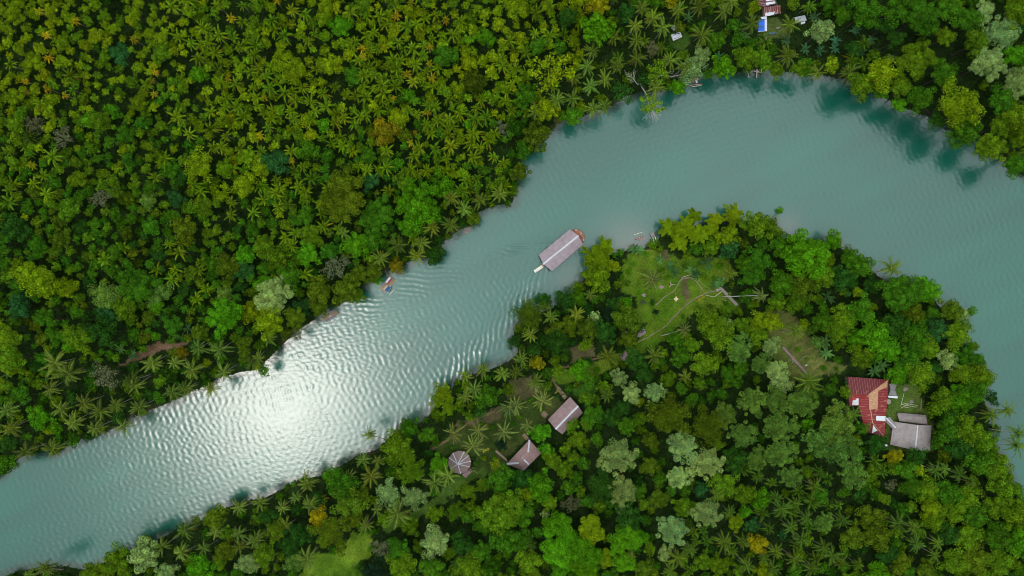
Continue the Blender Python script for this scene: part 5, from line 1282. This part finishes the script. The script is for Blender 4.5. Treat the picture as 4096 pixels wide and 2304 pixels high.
bench(3061.5, 156, R(85), 1.2, .7, .4, M['pinkwood'], 'small wooden table beside the path below the tarpaulin', 'low_table')

# ---- lawn furniture
c = on(2704.5, 1195.5, 2.2); sh = empty('shade_sail', (c[0], c[1], ground(c[0], c[1]))); tag(sh, 'small square tan shade sail stretched over the lawn by ropes', 'shade sail')
cs = [P3(*p, c[2]) for p in ((2705, 1184.5), (2715.5, 1196), (2704, 1207), (2694, 1196))]; mid = sum(cs, Vector()) / 4
m2 = MB(); m2.add(local(sh, cs + [mid - Vector((0, 0, .35))] + [(cs[i] + cs[(i + 1) % 4]) / 2 + ((mid - (cs[i] + cs[(i + 1) % 4]) / 2) * .18) for i in range(4)]), [(4, 0, 5), (4, 5, 1), (4, 1, 6), (4, 6, 2), (4, 2, 7), (4, 7, 3), (4, 3, 8), (4, 8, 0)]); m2.build('cloth', M['canvas'], sh, solid=.03)
for a, b in ((cs[0], (2700, 1168)), (cs[3], (2671, 1198)), (cs[2], (2703, 1224)), (cs[1], (2722, 1195))):
    MB().tube(local(sh, [a, on(*b, .1)]), .035, 5).build('rope', M['canvas'], sh)
posts(sh, [cs[0], cs[2]], sh.location.z - .1, c[2], .05, M['bamboo'])
def fence(label, pts, h=.8, name='bamboo_fence', mat='bamboo'):
    P_ = [Vector(on(*p, 0)) for p in pts]; e = empty(name, tuple(P_[0])); tag(e, label, 'fence')
    m2 = MB(); m2.tube(local(e, [p + Vector((0, 0, h)) for p in P_]), .07, 6); m2.build('top_rail', M[mat], e)
    m2 = MB(); m2.tube(local(e, [p + Vector((0, 0, h * .5)) for p in P_]), .05, 6); m2.build('lower_rail', M[mat], e)
    for i in range(len(P_) - 1):
        n = max(1, int((P_[i + 1] - P_[i]).length / 2))
        for k in range(n + (i == len(P_) - 2)):
            p = P_[i].lerp(P_[i + 1], k / n); MB().tube(local(e, [p - Vector((0, 0, .1)), p + Vector((0, 0, h + .1))]), .055, 6).build('post', M[mat], e)
fence('angled bamboo fence along the lower side of the lawn path by the boardwalk', [(2822, 1181), (2855.4, 1188), (2884, 1166.6)], mat='cream')
fence('short pale bamboo rail at the upper tip of the lawn', [(2725, 1109.5), (2763, 1098)], mat='cream')
fence('low fence by the canoe landing at the top of the lawn', [(2583, 1006), (2595, 1001)], .7)
cab = MB().tube([on(2712.5, 1060, 2.2), on(2800, 1127, 1.7), on(2900, 1203, 2.2)], .035, 5).build('cable', M['bamboo']); tag(cab, 'thin cable stretched diagonally across the upper lawn', 'cable')
x, y, z = on(2904, 1207, .3); kb = hull_mb(1.9, .7, .4, 8, .1).build('rowing_tub', M['white'], None, solid=.04); kb.location = (x, y, z - .25); kb.rotation_euler = (0, 0, R(-60)); tag(kb, 'small white tub lying on the grass beside the boardwalk', 'tub')
MB().box((0, 0, .3), (.25, .5, .04)).build('thwart', M['wood'], kb)
x, y, z = on(2684, 1139, 0); dw = MB()
for a, l in ((0, 1.9), (110, 1.4), (235, 1.5)): dw.tube([(0, 0, .35), (l * .5 * math.cos(R(a)), l * .5 * math.sin(R(a)), .5), (l * math.cos(R(a)), l * math.sin(R(a)), .3)], [.2, .16, .1], 7)
dw = dw.build('driftwood', M['pinkwood'], None, smooth=True); dw.location = (x, y, z); tag(dw, 'three-armed piece of driftwood on bare earth beside the lawn', 'driftwood')
def rock(px, py, r, mat, label, sq=.5):
    bm = bmesh.new(); bmesh.ops.create_icosphere(bm, subdivisions=3, radius=1)
    for v in bm.verts: v.co *= 1 + random.uniform(-.07, .07) + .28 * math.sin(v.co.x * 3.1 + px) * math.cos(v.co.y * 2.7 + py); v.co = Vector((v.co.x * r, v.co.y * r * random.uniform(.95, 1.05) * .85, v.co.z * r * sq))
    me = bpy.data.meshes.new('rock'); bm.to_mesh(me); bm.free(); me.materials.append(M[mat]); x, y, z = on(px, py, 0); o = obj('rock', me, None, (x, y, z + r * sq * .3)); o.rotation_euler = (0, 0, random.uniform(0, 6)); tag(o, label, 'rock'); return o
rock(2495, 1424, 2.1, 'pinkstone', 'pinkish rock at the foot of the big palm below the lawn', .35)
rock(2645, 1148, 1.0, 'pinkstone', 'flat pinkish rock beside the lone spiky palm on the lawn', .25)
rock(2575, 1180, .9, 'stone', 'pale boulder on the left edge of the lawn', .4)
rock(2506, 1333, 1.0, 'pinkstone', 'small pink boulder under the olive trees left of the stone terrace', .5)
rock(3622, 1556, 1.1, 'stone', 'pale boulder in the yard right of the lean-to', .3)
rock(3646, 1606, .9, 'stone', 'small pale stone behind the drying frame', .4)
rock(1868, 922, 1.6, 'stone', 'larger pale boulder on the point of the hill bank', .5)
rock(1876, 918, 1.1, 'stone', 'smaller pale boulder at the water side of the point', .5)
rock(1861, 928, .9, 'pinkstone', 'small pinkish boulder at the foot of the point', .5)
m2 = MB(); slab(m2, ccw([Vector(on(*p, .45)) for p in ((2536, 1335), (2552, 1330), (2563, 1304), (2571, 1303), (2585, 1332), (2550, 1354))]), .5); tag(m2.build('stone_terrace', M['pinkstone']), 'broken pinkish stone terrace at the lower left end of the lawn', 'terrace')
person(2542, 1361, ground(*on(2542, 1361, .5)[:2]), 'shirt', R(40), 'person in a pale shirt beside the stone terrace')
x, y, z = on(3225, 1461, .8); sg = empty('garden_sign', (x, y, ground(x, y))); tag(sg, 'small blank white board on the terraced lawn beside the stairway', 'board')
MB().box((0, 0, .9), (.95, .6, .05), .5, .5).build('board', M['white'], sg); MB().tube([(0, 0, -.1), (0, 0, .9)], .05, 6).build('post', M['wood'], sg)
def flowers(px, py, L_, ang, label, mat='yellow', n=40, w=.35):
    x, y, z = on(px, py, .2); r_ = np.random.default_rng(int(px)); a = R(ang)
    t = r_.uniform(-.5, .5, n) * L_; s = r_.normal(0, w, n)
    Pp = np.stack([t * math.cos(a) - s * math.sin(a), t * math.sin(a) + s * math.cos(a), r_.uniform(.15, .5, n)], 1)
    V = leaf_quads(Pp, unit(r_.normal(size=(n, 3)) * .4 + UPV), .3, r_, .9)
    e = empty('flower_bed', (x, y, z - .2)); tag(e, label, 'flower bed'); obj('petals', np_mesh('petals', V, qi(n), [M[mat]]), e)
    Pg = Pp.copy(); Pg[:, 2] -= .15; V = leaf_quads(np.repeat(Pg, 2, 0), unit(r_.normal(size=(2 * n, 3)) + UPV), .5, r_, .5)
    o = obj('leaves', np_mesh('leaves', V, qi(2 * n), [M['leaf']], np.ones((2 * n, 3))), e); o.color = (.05, .12, .02, 1)
flowers(2800, 1194, 5.0, 33, 'row of yellow flowers on the lower side of the lawn path', n=40)
flowers(2722, 1233, 2.2, 40, 'small yellow flower patch beside the middle of the lawn path', n=14)
flowers(1944, 1800.5, 3.2, 22, 'yellow flower bed on the grass beside the round hut', n=60)
flowers(3216, 1432, 2.0, 80, 'white-flowered shrub right of the stairway', 'white', 9, .6)
flowers(3166, 1443, 1.8, 60, 'white-flowered shrub left of the stairway', 'white', 8, .6)
flowers(2225, 1568, 2.0, 45, 'thin row of yellow flowers beside the upper bamboo gangway', n=16)

# ---- paths: thin sheets following the ground
def path(name, label, pts, w, mat, z=.13):
    P_ = []
    for i in range(len(pts) - 1):
        for k in range(8): P_.append((pts[i][0] + (pts[i + 1][0] - pts[i][0]) * k / 8, pts[i][1] + (pts[i + 1][1] - pts[i][1]) * k / 8))
    P_.append(pts[-1]); Wp = [Vector(on(*p, 0)) for p in P_]
    for _ in range(6): Wp = [Wp[0]] + [(Wp[i - 1] + Wp[i] * 2 + Wp[i + 1]) / 4 for i in range(1, len(Wp) - 1)] + [Wp[-1]]
    mb = MB(); nn = 4
    for i, p in enumerate(Wp):
        d = Wp[min(i + 1, len(Wp) - 1)] - Wp[max(i - 1, 0)]; n = Vector((-d.y, d.x, 0)).normalized() * w / 2 * random.uniform(.8, 1.2)
        for k in range(nn + 1):
            s = k / nn * 2 - 1; q_ = p + n * s; mb.v.append((q_.x, q_.y, ground(q_.x, q_.y) + z - .1 * abs(s) ** 3))
    for i in range(len(Wp) - 1):
        for k in range(nn): mb.f.append((i * (nn + 1) + k, i * (nn + 1) + k + 1, (i + 1) * (nn + 1) + k + 1, (i + 1) * (nn + 1) + k))
    o = mb.build(name, M[mat], None, smooth=True); tag(o, label, 'path', kind='structure')
path('lawn_path', 'long sandy footpath crossing the lawn', [(2540, 1374), (2580, 1356), (2658.7, 1308), (2673, 1294), (2704, 1258.8), (2756, 1209), (2818, 1173), (2868, 1161)], .75, 'sandpath')
path('loop_path', 'sandy loop path round the upper lawn', [(2814, 1165), (2787, 1126), (2766, 1109.6), (2725, 1114), (2705, 1150), (2696, 1165.6), (2658.7, 1186), (2621, 1223.6)], .7, 'sandpath', .12)
path('soil_path', 'red soil path from the huts to the trees', [(2120, 1535), (2163, 1507), (2198, 1488), (2226, 1475), (2276.6, 1464)], 1.15, 'soil')
path('soil_branch_path', 'red soil path branching to the hut gangway', [(2198.4, 1490), (2217, 1534.6), (2234, 1553)], 1.1, 'soil', .12)
path('shade_path', 'shaded path under the big palm', [(2340, 1445), (2357, 1440), (2400, 1426)], 1.3, 'soil')
path('hut_path', 'soil path past the round hut', [(1718, 1801), (1780, 1769), (1868, 1690), (1978, 1645)], 1.1, 'soil')
path('lime_path', 'narrow pale path at the lower edge', [(1080, 2340), (1088, 2300), (1104, 2252), (1130, 2220)], 1.0, 'soil')

# ---- bare white trees leaning over the outer bend
def bare_tree(label, base, pts, seed, spread):
    r = random.Random(seed); B = Vector(on(*base, 0)); e = empty('bare_tree', tuple(B)); tag(e, label, 'tree')
    P_ = [Vector((0, 0, -.2))] + local(e, [P3(px, py, z) for px, py, z in pts]); P_ = [Vector(p) for p in P_]
    MB().tube(P_, [.34 - .24 * k / (len(P_) - 1) for k in range(len(P_))], 8).build('trunk', M['deadwood'], e, smooth=True)
    m2 = MB()
    def grow(p, d, L_, rad, lev):
        q1 = p + d * L_ * .5 + Vector((r.uniform(-.2, .2), r.uniform(-.2, .2), r.uniform(-.1, .2))) * L_ * .3; q2 = q1 + (d + Vector((r.uniform(-.4, .4), r.uniform(-.4, .4), r.uniform(-.1, .3)))).normalized() * L_ * .55
        m2.tube([p, q1, q2], [rad, rad * .75, rad * .5], 5)
        if lev:
            for s in (q1, q2, q2):
                dd = (d + Vector((r.uniform(-1, 1), r.uniform(-1, 1), r.uniform(-.2, .4))) * .8).normalized(); grow(s, dd, L_ * .62, rad * .55, lev - 1)
    for i in range(2, len(P_)):
        d0 = (P_[i] - P_[i - 1]).normalized()
        for k in range(spread[min(i - 2, len(spread) - 1)]):
            d = (d0 + Vector((r.uniform(-1, 1), r.uniform(-1, 1), r.uniform(-.1, .4))) * .75).normalized(); grow(P_[i], d, 3.0, .13, 2)
    m2.build('branch', M['deadwood'], e, smooth=True)
    THINGS.append((e, None, None, base[0], base[1], 4))
bare_tree('bare white tree leaning down over the water of the outer bend', (2560, 330), [(2568, 350, 3), (2588, 380, 6.5), (2594, 412, 8), (2600, 438, 8.5)], 3, (1, 4, 5))
bare_tree('bare white limb rising to the upper left behind the leaning bare tree', (2556, 336), [(2550, 338, 3), (2541, 325, 6), (2530, 312, 8)], 4, (2, 2))
bare_tree('bare white tree lying level behind the waterside palm of the outer bend', (2598, 318), [(2615, 304, 5), (2650, 303, 7), (2690, 306, 8)], 5, (2, 2, 4))
for label, base, px, py, s in (('fallen brown branch hanging from the bank into the shallows left of the jetty', (2991, 287), 2993, 312, 8), ('grey dead snag reaching into the river by the golden reeds below the raft', (1178, 1350), 1190, 1362, 9)):
    B = Vector(on(*base, .6)); o = MB().tube([B, (B + P3(px, py, .5)) / 2 + Vector((.2, .1, .3)), P3(px, py, .15)], [.18, .14, .06], 6); r = random.Random(s)
    for k in range(5):
        p = B.lerp(P3(px, py, .3), .35 + k * .14); o.tube([p, p + Vector((r.uniform(-1, 1), r.uniform(-1, 1), r.uniform(-.1, .3)))], [.06, .025], 5)
    tag(o.build('dead_branch', M['deadwood']), label, 'branch')

# ------------------------------------------------------------------ labels that single out each plant
LM = [('round thatched hut', 1838, 1850), ('hipped hut', 2095, 1825), ('mauve-brown hut', 2262, 1662), ('red-roofed house', 3475, 1620), ('broad thatched house', 3645, 1745), ('floating restaurant', 2243, 1000),
      ('raft house', 1550, 1140), ('covered raft', 1320, 1264), ('landing stage', 2612, 945), ('plank jetty', 3028, 292), ('rusty house', 3070, 25), ('tin shed', 2706, 145), ('grey shed', 3203, 77), ('shade sail', 2704, 1195),
      ('garden stairway', 3180, 1442), ('boardwalk', 2916, 1187), ('stone terrace', 2560, 1330), ('blue tarpaulin', 3048, 101), ('bare white tree', 2600, 430), ('orange tree on the hill', 1543, 535), ('golden tree at the top', 2392, 20),
      ('star-leaved tree', 2387, 114), ('yellow-green hill tree', 800, 662), ('blue-green hill tree', 1104, 646), ('pale boulders on the point', 1868, 922), ('big billowing tree', 2370, 2190), ('lime lawn', 1400, 2230), ('red hill path', 640, 1390),
      ('top left corner', 0, 0), ('top right corner', 4096, 0), ('bottom left corner', 0, 2304), ('bottom right corner', 4096, 2304), ('left edge midpoint', 0, 1100), ('right end of the river', 4096, 1000), ('top edge above the hill', 1300, 0), ('brown sparse tree', 1340, 1070), ('bright round tree', 896, 1266), ('yellow-green riverside giant', 3835, 418), ('pale vine-draped tree', 2472, 1828)]
ORD = ['nearest', 'second', 'third', 'fourth', 'fifth', 'sixth', 'seventh', 'eighth', 'ninth', 'tenth']
DIRS = ['right of', 'above right of', 'above', 'above left of', 'left of', 'below left of', 'below', 'below right of']
buck = {}
for (e, noun, adj, px, py, r) in THINGS:
    if noun is None: continue
    best = min((l for l in LM if math.hypot(px - l[1], py - l[2]) > 12), key=lambda l: math.hypot(px - l[1], py - l[2]))
    d = math.hypot(px - best[1], py - best[2]); k = int(round(math.atan2(best[2] - py, px - best[1]) / (math.pi / 4))) % 8
    if 'corner' in best[0] or 'edge' in best[0]: k = -1
    buck.setdefault((noun, adj, best[0], k), []).append((d, e))
for (noun, adj, lm, k), L_ in buck.items():
    L_.sort(key=lambda t: t[0]); rel = ('near' if k < 0 else DIRS[k]) + ' the ' + lm
    for i, (d, e) in enumerate(L_):
        base = (adj + ' ' + noun).strip()
        e['category'] = noun.split()[-1] if noun not in ('coconut palm', 'young palm', 'banana plant', 'bamboo clump') else noun
        e['group'] = {'coconut palm': 'coconut palms along the river', 'young palm': 'young palms of the forest', 'banana plant': 'banana plants', 'bamboo clump': 'bamboo clumps on the river bank', 'bush': 'bushes'}.get(noun, 'trees of the forest')
        if len(L_) == 1: lab = f'{base} standing {rel}'
        elif i < 10: lab = f'{base} {rel}, {ORD[i]}' + ('' if i == 0 else ' nearest')
        else: lab = f'{base} crowded with others {rel}'; e['group'] = f'{base}s crowded {rel}'
        e['label'] = lab

# ------------------------------------------------------------------ camera, sky, sun
cam = bpy.data.cameras.new('camera'); co = link(bpy.data.objects.new('camera', cam)); co.location = (0, 0, HC); co.rotation_euler = (0, 0, 0)
cam.sensor_fit = 'HORIZONTAL'; cam.angle_x = 2 * math.atan(2048 / F); cam.clip_start = 1; cam.clip_end = 3000; S.camera = co
SUN_Z = 20.5; gdir = Vector((1130 - 2048, 1152 - 1600, 0)).normalized()
sdir = Vector((gdir.x * math.sin(R(SUN_Z)), gdir.y * math.sin(R(SUN_Z)), math.cos(R(SUN_Z))))   # towards the sun
sl = bpy.data.lights.new('sun', 'SUN'); sl.energy = SUN_E; sl.angle = R(SUN_A); sl.color = (1.0, .95, .86)
so = link(bpy.data.objects.new('sun', sl)); so.rotation_mode = 'QUATERNION'; so.rotation_quaternion = (-sdir).to_track_quat('-Z', 'Y')
w = bpy.data.worlds.new('World'); S.world = w; w.use_nodes = True; N = w.node_tree.nodes; L = w.node_tree.links
bg = N['Background']; bg.inputs['Strength'].default_value = 0.1
sky = N.new('ShaderNodeTexSky'); sky.sky_type = 'NISHITA'; sky.sun_disc = False; sky.sun_elevation = R(90 - SUN_Z); sky.sun_rotation = math.atan2(sdir.x, sdir.y)
tc = N.new('ShaderNodeTexCoord'); sp = N.new('ShaderNodeSeparateXYZ'); L.new(tc.outputs['Generated'], sp.inputs[0])
mxz = N.new('ShaderNodeMath'); mxz.operation = 'MAXIMUM'; mxz.inputs[1].default_value = .12; L.new(sp.outputs['Z'], mxz.inputs[0])
dv = N.new('ShaderNodeVectorMath'); dv.operation = 'DIVIDE'; cb = N.new('ShaderNodeCombineXYZ'); cb.inputs[2].default_value = 1
for k in (0, 1): L.new(mxz.outputs[0], cb.inputs[k])
L.new(tc.outputs['Generated'], dv.inputs[0]); L.new(cb.outputs[0], dv.inputs[1])
mpw = N.new('ShaderNodeMapping'); mpw.inputs['Location'].default_value = CLOUD_LOC; L.new(dv.outputs[0], mpw.inputs['Vector'])
cn = N.new('ShaderNodeTexNoise'); cn.noise_dimensions = '2D'; cn.inputs['Scale'].default_value = 2.4; cn.inputs['Detail'].default_value = 7; cn.inputs['Roughness'].default_value = .5; cn.inputs['Distortion'].default_value = .3
L.new(mpw.outputs[0], cn.inputs['Vector'])
cr = N.new('ShaderNodeValToRGB'); cr.color_ramp.elements[0].position = .36; cr.color_ramp.elements[1].position = .56; cr.color_ramp.interpolation = 'EASE'
cr.color_ramp.elements[0].color = (.55, .55, .55, 1); cr.color_ramp.elements[1].color = (1, 1, 1, 1)
L.new(cn.outputs['Fac'], cr.inputs['Fac'])
zz2 = N.new('ShaderNodeMath'); zz2.operation = 'POWER'; zz2.inputs[1].default_value = 2.2; L.new(mxz.outputs[0], zz2.inputs[0])
zr_ = N.new('ShaderNodeMapRange'); zr_.inputs[3].default_value = .1; zr_.inputs[4].default_value = 1.0; L.new(zz2.outputs[0], zr_.inputs[0])   # an overcast sky is brightest overhead
cg = N.new('ShaderNodeMix'); cg.data_type = 'RGBA'; cg.blend_type = 'MULTIPLY'; cg.inputs[0].default_value = 1; cg.inputs[6].default_value = CLOUD_COL; L.new(zr_.outputs[0], cg.inputs[7])
cm = N.new('ShaderNodeMix'); cm.data_type = 'RGBA'; L.new(cr.outputs[0], cm.inputs[0]); L.new(sky.outputs[0], cm.inputs[6]); L.new(cg.outputs[2], cm.inputs[7])
L.new(cm.outputs[2], bg.inputs['Color'])
S.view_settings.view_transform = 'Standard'; S.view_settings.look = 'None'; S.view_settings.gamma = 1; S.view_settings.exposure = EXPO
S.render.engine = 'CYCLES'; S.cycles.filter_width = 1.0
S.cycles.max_bounces = 4; S.cycles.diffuse_bounces = 2; S.cycles.glossy_bounces = 2; S.cycles.transmission_bounces = 2; S.cycles.caustics_reflective = False; S.cycles.caustics_refractive = False
print('objects', len(S.objects), 'coco', sum(1 for o in S.objects if o.name.startswith('coconut_palm')))
